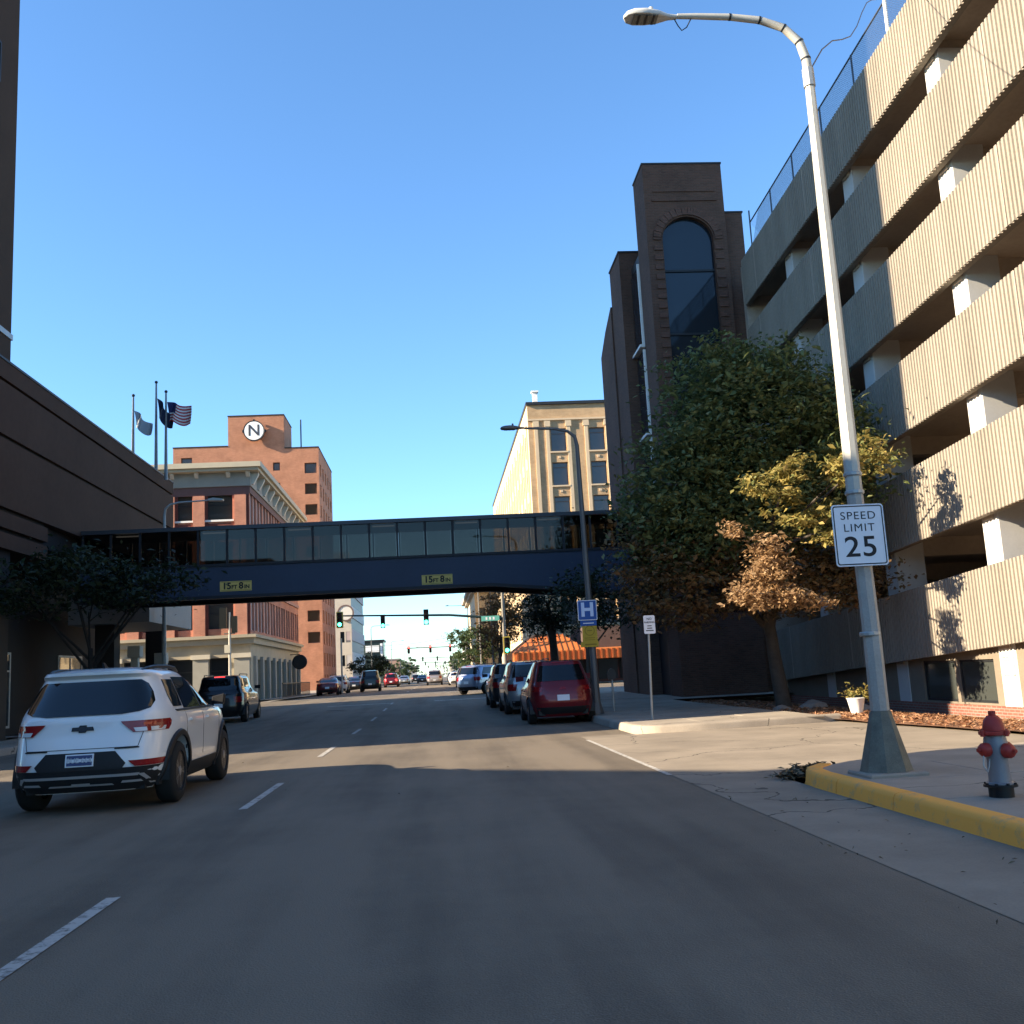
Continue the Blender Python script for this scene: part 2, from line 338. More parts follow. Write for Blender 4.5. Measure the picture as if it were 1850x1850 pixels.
scatter('leaf_litter', 900, pile, .05, leafmat('litter', [(.06, .04, .02), (.12, .085, .045), (.2, .15, .08), (.05, .05, .03)], 0), 'dry brown leaves heaped against the nose of the yellow kerb', 'leaf litter', seed=3)
def gut(r):
    return (r.uniform(2.6, 3.93), r.uniform(3.5, 11.5), .012) if r.random() < .6 else (r.uniform(-6, 9), r.uniform(11, 21), .012)
scatter('road_debris', 90, gut, .022, MATS['litter'], 'small dark leaves and crumbs lying in the gutter', 'debris', seed=5)
# pavements: base + slabs
def pavement(x0, x1, y0, y1, nxs, dy, slabs=True, label=None):
    o = struct('pavement', strip(x0, x1, y0, y1, .125, 3), CONC2 if slabs else SLAB, label)
    if slabs:
        n = max(1, round((y1 - y0) / dy)); w_ = (x1 - x0) / nxs; d = (y1 - y0) / n
        me = MB().box(-w_ / 2 + .006, w_ / 2 - .006, -d / 2 + .006, d / 2 - .006, -.02, .025).mesh('slab', SLAB, bev=.005)
        for j in range(n):
            for i in range(nxs):
                y = y0 + d * (j + .5); s = link('slab', me, o, (x0 + w_ * (i + .5), y, zf(y) + .125 + random.uniform(-.003, .003)))
                s.rotation_euler = (math.atan((zf(y + .5) - zf(y - .5))) + random.uniform(-.002, .002), random.uniform(-.002, .002), 0)
    return o
pavement(4.2, 12.4, -9, 11.4, 6, 1.5, label='pale concrete slab pavement around the hydrant')
c5 = struct('pavement', MB().prism([(4.3, 11.4), (12.4, 11.4), (12.4, 13.5), (8.2, 13.15), (6, 12.6), (4.9, 12.05), (4.45, 11.7)], 'z', -.02, .14), SLAB, 'pavement wedge rounding the corner into the driveway')
pavement(4.25, 8.2, 21.3, 54, 3, 1.5, label='shaded slab pavement beside the parked cars')
pavement(8.2, 60, 36, 54, 1, 1, False, 'pavement in front of the brick tower')
pavement(-13.4, -11.15, 19.4, 54, 2, 1.5, label='pavement under the brown building')
pavement(-13.4, -11.15, -20, 9.2, 1, 1, False, 'pavement beyond the alley on the left')
pavement(-16, -9.9, 68, 400, 1, 1, False, 'far pavement in front of the red brick building')
pavement(4.25, 8.3, 68.5, 400, 1, 1, False, 'far pavement in front of the cream building')
def sweep(path, prof):
    mb = MB(); P = [Vector((p[0], p[1], 0)) for p in path]; n = len(prof); vs = []; fs = []
    for i, p in enumerate(P):
        d = (P[min(i + 1, len(P) - 1)] - P[max(0, i - 1)]).normalized(); nrm = Vector((d.y, -d.x, 0))
        vs += [(p.x + nrm.x * u, p.y + nrm.y * u, zf(p.y) + z) for u, z in prof]
    for i in range(len(P) - 1):
        for k in range(n - 1): fs.append((i * n + k, i * n + k + 1, (i + 1) * n + k + 1, (i + 1) * n + k))
    fs += [tuple(range(n)), tuple(range((len(P) - 1) * n, len(P) * n))]
    return mb.add(vs, fs)
KP = [(-.02, -.05), (0, .0), (.015, .11), (.035, .145), (.07, .158), (.2, .158), (.22, .1)]
yk = [(4.0, -12 + i * 1.5) for i in range(15)] + [(4.0, 10.3), (4.0, 10.9), (4.05, 11.3), (4.17, 11.62), (4.38, 11.88)]
for j in range(0, 15, 2):
    a, b = yk[j], yk[min(j + 2, 15)]; struct('kerb', sweep([(a[0], a[1] + .006), (4.0, (a[1] + b[1]) / 2), (b[0], b[1] - .006)], KP), PAINTY, 'straight length of yellow painted kerb beside the gutter', smooth=50)
k1 = struct('kerb', sweep([(4.0, 10.306)] + yk[16:], KP), PAINTY, 'yellow painted kerb end curving round at the driveway', smooth=50)
k2 = struct('kerb', sweep([(4.38, 11.88), (4.8, 12.18), (5.6, 12.55), (7.5, 13.05), (10, 13.5), (12.4, 13.7)], [(u, z * .55) for u, z in KP]), SLAB, 'low unpainted kerb along the driveway', smooth=50)
k3 = struct('kerb', sweep([(8.6, 21.4), (6, 21.0), (4.6, 20.9), (4.25, 21.1), (4.08, 21.6), (4.05, 23), (4.05, 30), (4.05, 40), (4.05, 54)], KP), SLAB, 'concrete kerb beside the parked cars', smooth=50)
struct('kerb', sweep([(-11, 19.4), (-11, 40), (-11, 54)], [(-u, z) for u, z in KP]), SLAB, 'kerb under the brown building', smooth=50)
# markings
def mark(x0, x1, y0, y1, label=None, sh=0):
    mb = MB(); n = max(2, int((y1 - y0) / .5))
    for i in range(n):
        a, b = y0 + (y1 - y0) * i / n, y0 + (y1 - y0) * (i + 1) / n
        mb.quad((x0, a, zf(a) + .006), (x1, a, zf(a) + .006), (x1, b, zf(b) + .006), (x0, b, zf(b) + .006))
    o = mb.build('lane_marking', PAINTW); o['kind'] = 'structure'; return o
for a, b in ((-2.8, .3), (4.4, 7.5), (12.2, 15.1), (19.9, 22.7), (27.6, 30.3), (35.2, 38), (43, 45.7), (50, 52)): mark(-2.35, -2.25, a, b)
mark(2.87, 2.94, 13.0, 20.2)
mark(-.2, 2.6, 51.3, 51.85); mark(-2.2, -5.5, 51.3, 51.7); mark(-11, 3.9, 66.6, 67.0); mark(-11, 3.9, 68.6, 69.0)
for y in range(78, 200, 12): mark(-2.4, -2.25, y, y + 3.5)
mh = thing('manhole_cover', 'round iron manhole cover in the shaded road before the bridge', 'manhole', (-4.6, 46.5, zf(46.5) + .004))
MB().lathe([(.42, 0), (.42, .008), (.36, .012)], LOC[mh], 20).build('cover', mat('cast_iron', (.05, .048, .045), .6, metal=.4), mh)

# ------------------------------------------------------------------ parking garage (ramped floors fall away from the camera)
G0, G1, GX, GS = 4.0, 36.6, 12.5, -.056
gz = lambda y: (y - 24.75) * GS
pg = thing('parking_garage', 'tall cream parking garage with ribbed sloping parapet bands and white columns', 'building', (GX, 22, -.3))
CREAM = mat('cream_ribbed_panel', (.275, .24, .195), .85, spec=.15, var=.22, scale=1.1, streak=(1, 1, .15))
GCOL = mat('garage_white_column', (.5, .49, .47), .7, var=.08)
SOFF = mat('garage_soffit', (.40, .33, .265), .85, var=.18, scale=.6)
tops = [17.48, 14.63, 11.82, 8.95, 6.10, 3.05]; bots = [15.63, 12.76, 9.93, 7.10, 4.2, 1.25]
for t, b in zip(tops, bots):
    mb = MB(); pit = .145; n = int((G1 - G0) / pit); prof = []
    for i in range(n):
        y = G0 + i * pit; prof += [(y, 0), (y + pit * .5, 0), (y + pit * .58, .06), (y + pit * .92, .06)]
    prof.append((G0 + n * pit, 0)); vs = []; fs = []
    for y, d in prof:
        vs += [(GX + d, y, b + gz(y)), (GX + d, y, t + gz(y)), (GX + .22, y, t + gz(y)), (GX + .22, y, b + gz(y))]
    for i in range(len(prof) - 1):
        for k in range(4): fs.append((4 * i + k, 4 * i + (k + 1) % 4, 4 * i + 4 + (k + 1) % 4, 4 * i + 4 + k))
    fs += [(0, 1, 2, 3), tuple(4 * (len(prof) - 1) + k for k in range(4))]
    mb.add(vs, fs); mb.build('parapet_band', CREAM, pg)
    for y in (8.9, 14.1, 19.35, 24.6, 29.8, 35.0): MB().box(GX - .004, GX + .02, y - .012, y + .012, b + gz(y) + .01, t + gz(y) - .01).build('panel_joint', SOFF, pg)
    sl_ = MB(); zt = b + .75
    sl_.hexa([(GX + .22, G0, zt + gz(G0) - .3), (GX + 17, G0, zt + gz(G0) - .3), (GX + 17, G1, zt + gz(G1) - .3), (GX + .22, G1, zt + gz(G1) - .3), (GX + .22, G0, zt + gz(G0)), (GX + 17, G0, zt + gz(G0)), (GX + 17, G1, zt + gz(G1)), (GX + .22, G1, zt + gz(G1))])
    sl_.build('floor_slab', SOFF, pg)
    for y in (6.3, 11.5, 16.75, 21.97, 27.22, 32.4):       # downstand beams
        MB().box(GX + .25, GX + 16.5, y - .2, y + .2, b + gz(y) - .06, b + gz(y) + .46).build('beam', SOFF, pg)
for y in (6.3, 11.5, 16.75, 21.97, 27.22, 32.4):
    MB().box(GX + .3, GX + 1.15, y - .34, y + .34, -.4, 15.8 + gz(y)).build('column', GCOL, pg, bev=.02)
    MB().box(GX + 8, GX + 8.6, y - .3, y + .3, -.4, 15.8 + gz(y)).build('column', GCOL, pg)
MB().box(GX + 16.6, GX + 16.9, G0, G1, -.4, 16.5).build('back_wall', SOFF, pg)
MB().box(GX + .1, GX + 16.6, G1 + .01, G1 + .3, -.4, 16.7).build('end_wall', SOFF, pg)
MB().box(GX + .1, GX + 16.6, G0 - .3, G0 - .01, -.4, 18.3).build('end_wall', SOFF, pg)
# ground storey: storefront and brick plinth
PLB = brick('plinth_brick', (.27, .1, .07), (.2, .075, .055), (.22, .19, .16))
gw = MB(); ops = [(19.6, 21.3, .1, 1.12), (22.6, 24.25, .1, 1.12), (24.4, 26.1, .1, 1.12)]
GW = mat('garage_ground_wall', (.2, .165, .125), .85, var=.15)
wall(gw, 'x', GX + .32, G0, G1, .05, 1.7, ops, .12, -1); gw.build('ground_wall', GW, pg)
for o in ops: window(pg, 'x', GX + .32, o, .12, -1, DARKM, glass('shop_glass', (.05, .055, .05), .05), .06)
MB().box(GX + .24, GX + .34, G0, G1, -.42, .05).build('plinth', PLB, pg)
tg = thing('placard', 'white notice placard fixed to the white garage column', 'sign', (GX + .29, 21.97, .75))
MB().box(GX + .262, GX + .292, 21.72, 22.2, .75, 1.2).build('plate', WHITEP, tg)
for k in range(6): MB().box(GX + .256, GX + .261, 21.78 + .03 * (k % 3), 22.14 - .03 * (k % 2), 1.14 - .065 * k, 1.155 - .065 * k).build('print_line', TXT, tg)
# roof fence
fe = thing('roof_fence', 'chain link fence on top of the parking garage parapet', 'fence', (GX + .1, 30, 17))
zt = lambda y: 17.48 + gz(y); GALV = mat('fence_dark_pipe', (.09, .10, .12), .5, metal=.5, var=.05)
for y in (16, 18.4, 20.8, 23.48, 25.73, 28.2, 30.78, 33.03, 35.4):
    MB().tube([(GX + .12, y, zt(y) - .05), (GX + .12, y, zt(y) + (1.05 if y < 35 else 1.5))], .05 if y == 23.48 else .028, 8).build('post', WHITEP if y == 23.48 else GALV, fe)
MB().tube([(GX + .12, 14, zt(14) + 1.02), (GX + .12, 35.4, zt(35.4) + 1.02)], .026, 6).build('top_rail', GALV, fe)
wm = MB(); y = 14.
while y < 35.3:
    for s in (0, 1):
        a, b = (y, y + 1.0) if s else (y + 1.0, y)
        if max(a, b) < 35.4: wm.tube([(GX + .12, a, zt(a) + .03), (GX + .12, b, zt(b) + 1.0)], .0035, 3, False)
    y += .07
tag(wm.build('chain_mesh', GALV, fe), None, kind='stuff')

# ------------------------------------------------------------------ brick stair tower
DBR = brick('dark_brown_brick', (.125, .062, .043), (.085, .045, .032), (.10, .068, .052)); DBP = mat('dark_panel', (.03, .03, .034), .5, var=.1)
bt = thing('brick_tower', 'dark brown brick stair tower with tall arched window', 'building', (10.7, 38, 0))
TX0, TX1, TY, TZ = 9.1, 12.36, 37.5, 21.45
wx0, wx1, wzb, wzs = 9.72, 11.8, 3.2, 18.2; cx = (wx0 + wx1) / 2; rr = (wx1 - wx0) / 2
mb = MB()
arc = [(cx + rr * math.cos(a), wzs + rr * .95 * math.sin(a)) for a in [math.pi * i / 24 for i in range(25)]]   # right to left
for (a, b) in zip(arc, arc[1:]): mb.quad((a[0], TY, a[1]), (b[0], TY, b[1]), (b[0], TY, TZ), (a[0], TY, TZ)); mb.quad((a[0], TY, a[1]), (b[0], TY, b[1]), (b[0], TY + .3, b[1]), (a[0], TY + .3, a[1]))
mb.quad((TX0, TY, 0), (wx0, TY, 0), (wx0, TY, TZ), (TX0, TY, TZ)); mb.quad((wx1, TY, 0), (TX1, TY, 0), (TX1, TY, TZ), (wx1, TY, TZ))
mb.quad((wx0, TY, 0), (wx1, TY, 0), (wx1, TY, wzb), (wx0, TY, wzb))
for x in (wx0, wx1): mb.quad((x, TY, wzb), (x, TY + .3, wzb), (x, TY + .3, wzs), (x, TY, wzs))
mb.quad((TX0, TY, 0), (TX0, TY + 1.8, 0), (TX0, TY + 1.8, TZ), (TX0, TY, TZ)); mb.quad((TX1, TY, 0), (TX1, TY + 1.8, 0), (TX1, TY + 1.8, TZ), (TX1, TY, TZ))
mb.quad((TX0, TY, TZ), (TX1, TY, TZ), (TX1, TY + 1.8, TZ), (TX0, TY + 1.8, TZ)); mb.quad((TX0, TY + 1.8, 0), (TX1, TY + 1.8, 0), (TX1, TY + 1.8, TZ), (TX0, TY + 1.8, TZ))
mb.build('wall', DBR, bt)
MB().box(TX0 - .03, TX1 + .03, TY - .03, TY + 1.83, TZ + .004, TZ + .07).build('coping', DBP, bt)
MB().box(TX0 + .3, TX1 - .3, TY - .05, TY - .002, 19.85, 19.95).box(TX0 + .35, TX1 - .35, TY - .04, TY - .002, 20.25, 20.32).build('brick_course', DBR, bt)
TGL = glass('tower_glass', (.012, .018, .026), .05, .03)
zs = [wzb, 5.9, 8.6, 11.3, 14.3, 16.95, wzs]
for a, b in zip(zs, zs[1:]): MB().box(wx0, wx1, TY + .22, TY + .24, a + .03, b - (.03 if b < wzs else 0)).build('pane', TGL, bt)
MB().prism([(cx + rr * math.cos(math.pi * i / 20), wzs + rr * .95 * math.sin(math.pi * i / 20)) for i in range(21)], 'y', TY + .22, TY + .24).build('pane', TGL, bt)
for z in zs[1:-1]: MB().box(wx0, wx1, TY + .16, TY + .25, z - .045, z + .045).build('mullion', DARKM, bt)
VB = brick('arch_brick', (.16, .075, .055), (.11, .055, .04), (.09, .065, .05))
vm1 = MB().box(-.09, .09, -.07, .0, 0, .32).mesh('arch_brick', VB)
for i in range(33):                                   # voussoirs round the arch head, every second one proud
    a = math.pi * (i + .5) / 33; o = link('arch_brick', vm1, bt, (cx + (rr + .06) * math.cos(a) - 10.7, TY - .5 + (.5 if i % 2 else .52) - 38 + .0, wzs + (rr * .95 + .06) * math.sin(a)))
    o.rotation_euler = (0, math.pi / 2 - a, 0); o.scale = (.62, 1, 1)
jm = MB().box(-.17, .17, -.05, .0, 0, .2).mesh('jamb_brick', VB)
for i in range(34):
    for x in (wx0 - .2, wx1 + .2): link('jamb_brick', jm, bt, (x - 10.7, TY - 38, 4.4 + i * .405))
MB().box(12.37, 13.2, 37.9, 40.6, 0, 19.5).build('side_wall', DBR, bt); MB().box(12.36, 13.24, 37.87, 40.64, 19.504, 19.57).build('coping', DBP, bt)
sb = thing('stair_building', 'stepped dark brick block with white edged glass strip beside arched tower', 'building', (9.5, 42, 0))
MB().box(8.62, 12.3, 41.0, 43.3, 0, 19.2).build('wall', DBR, sb); MB().box(8.58, 12.3, 40.96, 43.34, 19.204, 19.28).build('coping', DBP, sb)
MB().prism([(43.31, 0), (46.5, 0), (46.5, 16.2), (45.0, 17.0), (43.31, 17.6)], 'x', 8.55, 12.2).build('lower_wall', DBR, sb)
MB().box(9.13, 12.3, 39.31, 40.99, 0, 18.4).build('glazed_core', mat('tower_spandrel', (.02, .022, .026), .4, var=.1), sb)
for k in range(3):
    z0 = 18.1 - 3.72 * (k + 1)
    MB().box(9.04, 9.1, 39.5, 40.8, z0 + .3, z0 + 3.5).build('pane', TGL, sb)
    f = MB(); f.box(9.02, 9.12, 39.38, 39.47, z0 + .12, z0 + 3.62); f.prism([(39.36, z0 + .0), (40.95, z0 + .0), (40.95, z0 + .11), (39.36, z0 + .11)], 'x', 8.9, 9.12)
    f.build('white_frame', WHITEP, sb)

# ------------------------------------------------------------------ skybridge
sk = thing('skybridge', 'navy steel pedestrian bridge with a row of glass panels crossing the street', 'bridge', (-2, 40.5, 0))
NAVY = mat('navy_steel', (.028, .042, .075), .5, var=.12, scale=.5, metal=.1); NAVD = mat('navy_dark', (.012, .014, .02), .5, var=.1)
BX0, BX1, BY0, BY1 = -13.38, 8.5, 39.3, 42.0
for y0, y1 in ((BY0, BY0 + .12), (BY1 - .12, BY1)):
    MB().prism([(BX0, 4.9), (1.6, 4.9), (2.3, 4.9), (7.0, 4.42), (BX1, 4.3), (BX1, 6.02), (BX0, 6.02)], 'y', y0, y1).build('girder', NAVY, sk)
    MB().prism([(BX0, 4.78), (1.6, 4.78), (2.3, 4.78), (7.0, 4.3), (BX1, 4.18), (BX1, 4.297), (7.0, 4.417), (2.3, 4.897), (BX0, 4.897)], 'y', y0 - .1, y1 + .1).build('bottom_flange', NAVD, sk)
    MB().box(BX0, BX1, y0 - .06, y1 + .06, 6.023, 6.12).build('top_flange', NAVD, sk)
MB().box(BX0, BX1, BY0 + .13, BY1 - .13, 5.6, 6.0).build('deck', NAVD, sk)
MB().box(BX0, BX1, BY0 - .08, BY1 + .08, 7.45, 7.6).build('roof', mat('bridge_roof', (.05, .055, .065), .4, metal=.4, var=.1), sk)
BG = tinted('bridge_glass', (.40, .39, .37)); npn = 20; pw = (BX1 - BX0) / npn
pme = MB().box(.05, pw - .05, 0, .015, 6.125, 7.44).mesh('pane', BG); mme = MB().box(-.04, .04, -.03, .06, 6.123, 7.448).mesh('mullion', NAVD)
for y in (BY0 + .03, BY1 - .06):
    for i in range(npn):
        link('pane', pme, sk, (BX0 + pw * i + 2, y - 40.5, 0))
        link('mullion', mme, sk, (BX0 + pw * i + 2 + (.051 if i == 0 else 0), y - 40.5, 0))
LIT = mat('fluorescent_tube', (.5, .48, .45), .5, var=0, emit=.12)
for i in range(1, npn, 3): MB().box(BX0 + pw * i + .12, BX0 + pw * (i + 1) - .1, BY0 + .25, BY0 + .37, 7.36, 7.4).build('light_fitting', LIT, sk)
def clearance(x, z, label):
    t = thing('clearance_sign', label, 'sign', (x, BY0 - .02, z))
    MB().box(x - .6, x + .6, BY0 - .016, BY0 - .004, z - .19, z + .19).build('plate', mat('sign_ochre', (.62, .46, .13), .6, var=.08), t)
    MB().box(x - .57, x + .57, BY0 - .018, BY0 - .0165, z - .16, z - .15).box(x - .57, x + .57, BY0 - .018, BY0 - .0165, z + .15, z + .16).build('border', TXT, t)
    put_text(t, '15', .34, TXT, (x - .34, BY0 - .02, z), bold=.012); put_text(t, 'FT', .2, TXT, (x - .06, BY0 - .02, z - .04), bold=.008)
    put_text(t, '8', .34, TXT, (x + .2, BY0 - .02, z), bold=.012); put_text(t, 'IN', .2, TXT, (x + .42, BY0 - .02, z - .04), bold=.008)
clearance(-7.58, 5.24, 'left of the two yellow clearance signs on the bridge girder'); clearance(.15, 5.14, 'right of the two yellow clearance signs, over the near lane')
# ------------------------------------------------------------------ brown building on the left
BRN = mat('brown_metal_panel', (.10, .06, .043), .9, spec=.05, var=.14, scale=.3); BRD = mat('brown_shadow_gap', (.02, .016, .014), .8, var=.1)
bb = thing('brown_building', 'low brown building with deep banded overhanging fascia on the left', 'building', (-20, 36, 0))
YB0, YB1, XB = 19.5, 53.0, -13.4
def band(z0, z1, xo, m, nm, y1=YB1): MB().box(-30, XB + xo, YB0, y1, z0, z1).build(nm, m, bb)
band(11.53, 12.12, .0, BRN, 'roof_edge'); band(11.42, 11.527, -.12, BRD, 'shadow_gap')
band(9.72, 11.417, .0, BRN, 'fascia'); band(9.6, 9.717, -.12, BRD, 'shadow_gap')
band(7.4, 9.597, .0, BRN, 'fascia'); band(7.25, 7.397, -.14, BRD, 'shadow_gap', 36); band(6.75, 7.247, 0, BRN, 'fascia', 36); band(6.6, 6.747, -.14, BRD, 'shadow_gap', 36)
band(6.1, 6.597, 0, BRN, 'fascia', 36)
MB().box(-30, XB + .03, YB0 - .03, YB1 + .03, 12.124, 12.2).build('coping', DBP, bb)
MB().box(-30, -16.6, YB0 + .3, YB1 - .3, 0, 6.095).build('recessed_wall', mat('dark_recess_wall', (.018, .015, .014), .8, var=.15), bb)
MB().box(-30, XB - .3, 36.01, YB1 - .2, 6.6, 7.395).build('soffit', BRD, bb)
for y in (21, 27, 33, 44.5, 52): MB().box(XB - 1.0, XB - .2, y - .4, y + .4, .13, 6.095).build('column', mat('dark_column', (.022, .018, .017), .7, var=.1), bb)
# storefront under the overhang
for y0 in (20.5, 24.2, 28.2, 34, 38, 46):
    o = (y0, y0 + 3.0, .3, 3.2); window(bb, 'x', -16.58, o, .04, 1, STEEL, GLASS, .09, (.75,), None, 'shop_window', (.5,))
MB().box(-16.4, -14.2, 22.6, 27.4, 3.6, 3.95).build('canopy', mat('pale_canopy', (.34, .33, .32), .6, var=.1), bb)
for y in (23.6, 25.4): MB().box(-15.6, -14.9, y, y + .9, 3.5, 3.598).build('downlight', LIT, bb)
MB().box(-15.2, -11.9, 43.2, 50.5, 4.3, 5.6).build('entrance_canopy', mat('grey_canopy_panel', (.3, .28, .26), .6, var=.08), bb)
for i in range(14): MB().box(-13.75, -13.7, 36.5 + i * .22, 36.56 + i * .22, .2, 1.2).build('railing_bar', STEEL, bb)
MB().box(-13.77, -13.68, 36.4, 39.6, 1.203, 1.26).build('railing_cap', STEEL, bb)
for y, z1 in ((45.2, 3.4), (49.4, 3.2)):
    g = MB(); g.box(-13.3, -12.9, y, y + .4, .15, 1.4).box(-13.38, -12.82, y - .08, y + .48, 1.403, 1.55).box(-13.25, -12.95, y + .05, y + .35, 1.553, z1 - .5).box(-13.36, -12.84, y - .06, y + .46, z1 - .497, z1)
    g.build('entrance_pier', mat('cream_stone', (.5, .45, .37), .8, var=.12), bb)
tw = thing('brown_tower', 'tall brown tower with a pale ring at the left edge of the view', 'building', (-30, 30, 0))
TXM, TYF = -18.0, 43.7
MB().box(-46, TXM, 18.6, TYF, 12.25, 46).build('wall', mat('brown_stone', (.07, .043, .032), .9, spec=.05, var=.14, scale=.4), tw)
MB().box(-46.06, TXM + .06, 18.54, TYF + .06, 16.9, 17.15).build('ring', mat('pale_ring', (.42, .43, .44), .6, var=.05), tw)
for z in range(20, 45, 4):
    for y in (20.5, 24.5, 28.5, 32.5, 36.5, 40.2): window(tw, 'x', TXM, (y, y + 1.6, z, z + 1.9), .0, 1, DARKM, GLASS, .08)
# unseen building on the left, footprint shaped to throw the near road's shadow
ob = thing('shadow_caster_building', 'unseen brick building on the left, shaped to shade the near road', 'building', (-20, 0, 0))
HH = 9.9; far = [(-11.4, 5.6), (-40, 21.7 - 8)]
pl_ = [(-11.4, -45), (-11.4, 7.8), (-20.3, 8.0), (-24.9, 11.4), (-31, 13.4), (-44, 17), (-44, -45)]
MB().prism(pl_, 'z', 0, HH).build('wall', brick('caster_brick', (.3, .14, .09), (.24, .11, .075), (.3, .27, .23)), ob)
MB().prism([(-11.2, -45.2), (-11.2, 7.85), (-20.2, 8.05), (-24.8, 11.45), (-30.9, 13.45), (-44.2, 17.1), (-44.2, -45.2)], 'z', HH + .004, HH + .25).build('coping', SLAB, ob)
for k in range(9):
    for z in (1.0, 5.6): window(ob, 'x', -11.4, (-40 + 5 * k, -37.6 + 5 * k, z, z + 2.3), .0, 1, WHITEP, GLASS, .1)

# ------------------------------------------------------------------ red brick corner building
RED = brick('red_brick', (.50, .20, .13), (.43, .165, .11), (.44, .24, .17)); REDD = brick('red_brick_shade', (.2, .055, .04), (.17, .045, .035), (.16, .07, .055)); TAN = mat('tan_stone', (.40, .345, .25), .8, var=.12)  # darker copy of the red brick stands for its shadowed parts
GRYC = mat('grey_cornice', (.30, .295, .265), .7, var=.1); MUL = mat('purple_brown_frieze', (.15, .085, .08), .8, var=.1)
rb = thing('red_brick_building', 'red brick corner building with tan shopfront and bracketed grey cornice', 'building', (-16, 75, .4))
RX, RY, RX0, RY1 = -12.2, 68.0, -34.0, 91.5
# front, faces the camera: bays of two window widths
fo = []; bays = [(-15.0, -13.3), (-17.0, -15.95), (-19.2, -17.9), (-21.9, -20.3), (-24.5, -22.9), (-27.2, -25.5)]
for z in (5.25, 8.95, 12.55):
    for a, b in bays: fo.append((a, b, z, z + 2.05))
mb = MB(); wall(mb, 'y', RY, RX0, RX, 4.6, 14.8, fo, .25, -1); mb.build('front_wall', RED, rb)
for o in fo: window(rb, 'y', RY, o, .25, -1, DARKM, glass('front_glass', (.05, .055, .05), .05), .07, (.5,), WHITEP if o[2] > 12 else None)
for x in (-12.75, -15.48, -17.45, -19.75, -22.4, -25, -27.8):       # pilasters
    MB().box(x - .38, x + .38, RY - .2, RY - .003, 4.75, 14.2).build('pilaster', RED, rb); MB().box(x + .385, x + .56, RY - .06, RY - .002, 4.75, 14.2).build('pilaster_shade', REDD, rb)  # dark strip right of each pilaster is its painted cast shadow
for o in fo[::1]:
    w_ = o[1] - o[0]; p = MB(); z0, z1 = o[2] - 1.35, o[2] - .25
    if z0 < 4.7: continue
    p.box(o[0] + .08, o[0] + .2, RY - .03, RY - .002, z0, z1).box(o[0] + .21, o[1] - .1, RY - .03, RY - .002, z1 - .14, z1).build('panel_shade', REDD, rb)  # painted L of shade along the panel's left and top edges
MB().box(RX0, RX + .02, RY - .05, RY - .003, 14.21, 14.8).build('frieze', MUL, rb)
# street side, faces +x: pairs of tall windows
so_ = []; pitch = (RY1 - RY) / 9
for z in (5.1, 8.7, 12.3):
    for i in range(9):
        y = RY + .35 + pitch * i
        so_ += [(y + .05, y + 1.0, z, z + 2.35), (y + 1.25, y + 2.2, z, z + 2.35)]
mb = MB(); wall(mb, 'x', RX, RY, RY1, 4.6, 14.8, so_, .2, 1); mb.build('street_wall', RED, rb)
for o in so_: window(rb, 'x', RX, o, .2, 1, WHITEP, glass('side_glass', (.06, .055, .055), .05), .09, (.5,))
for z in (8.05, 11.65): MB().box(RX + .003, RX + .1, RY + .05, RY1, z, z + .25).build('string_course', mat('pink_stone', (.36, .2, .17), .8, var=.1), rb)
MB().box(RX + .003, RX + .06, RY + .02, RY1, 14.35, 14.8).build('frieze', MUL, rb)
# cornice with brackets
MB().box(RX0, RX + .15, RY - .15, RY1, 14.805, 15.75).build('entablature', GRYC, rb)
MB().box(RX0, RX + .75, RY - .75, RY1 + .1, 15.753, 15.95).box(RX0, RX + .95, RY - .95, RY1 + .2, 15.953, 16.3).build('cornice', mat('cornice_top', (.47, .43, .33), .75, var=.08), rb)
for i in range(11):
    y = RY + .35 + (RY1 - RY - .7) * i / 10; MB().prism([(RX + .152, 14.95), (RX + .28, 14.95), (RX + .62, 15.6), (RX + .62, 15.75), (RX + .152, 15.75)], 'y', y - .16, y + .16).build('bracket', mat('pale_bracket', (.55, .53, .47), .7, var=.06), rb)
for x in (-12.2, -13.5, -15.6, -17.2, -17.9, -20, -22.4, -24.8, -27.5):
    MB().prism([(RY - .152, 15.4), (RY - .25, 15.4), (RY - .5, 15.65), (RY - .5, 15.75), (RY - .152, 15.75)], 'x', x - .12, x + .12).build('bracket', MATS['pale_bracket'], rb)
MB().box(RX0, RX - .01, RY + .01, RY1, 14.9, 15.7).build('roof', BRD, rb)
# ground storey in tan stone
go = [(-14.9, -13.6, .55, 3.35), (-17.6, -15.9, .55, 3.35), (-20.4, -18.6, .55, 3.35), (-23.2, -21.4, .55, 3.35)]
mb = MB(); wall(mb, 'y', RY, RX0, RX, .3, 4.2, go, .3, -1); mb.build('shop_front', TAN, rb)
for o in go: window(rb, 'y', RY, o, .3, -1, DARKM, GLASS, .08, (.7,), None, 'shop_window')
for x in (-12.75, -15.4, -18.1, -21): 
    MB().box(x - .5, x + .5, RY - .22, RY - .003, .35, 3.3).build('pier', mat('grey_tan_pier', (.33, .31, .26), .8, var=.1), rb); MB().box(x - .62, x + .62, RY - .32, RY - .003, 3.303, 3.6).build('pier_capital', mat('capital_stone', (.55, .49, .38), .8, var=.08), rb)
MB().box(RX0, RX + .25, RY - .28, RY1, 4.204, 4.595).box(RX0, RX + .45, RY - .5, RY1, 4.6, 4.8).build('shop_cornice', TAN, rb)
ss = []
for i in range(8): ss.append((RY + 1.6 + 2.7 * i, RY + 3.7 + 2.7 * i, .4, 3.2))
mb = MB(); wall(mb, 'x', RX, RY, RY1, .3, 4.2, ss, .35, 1); mb.build('shop_side', TAN, rb)
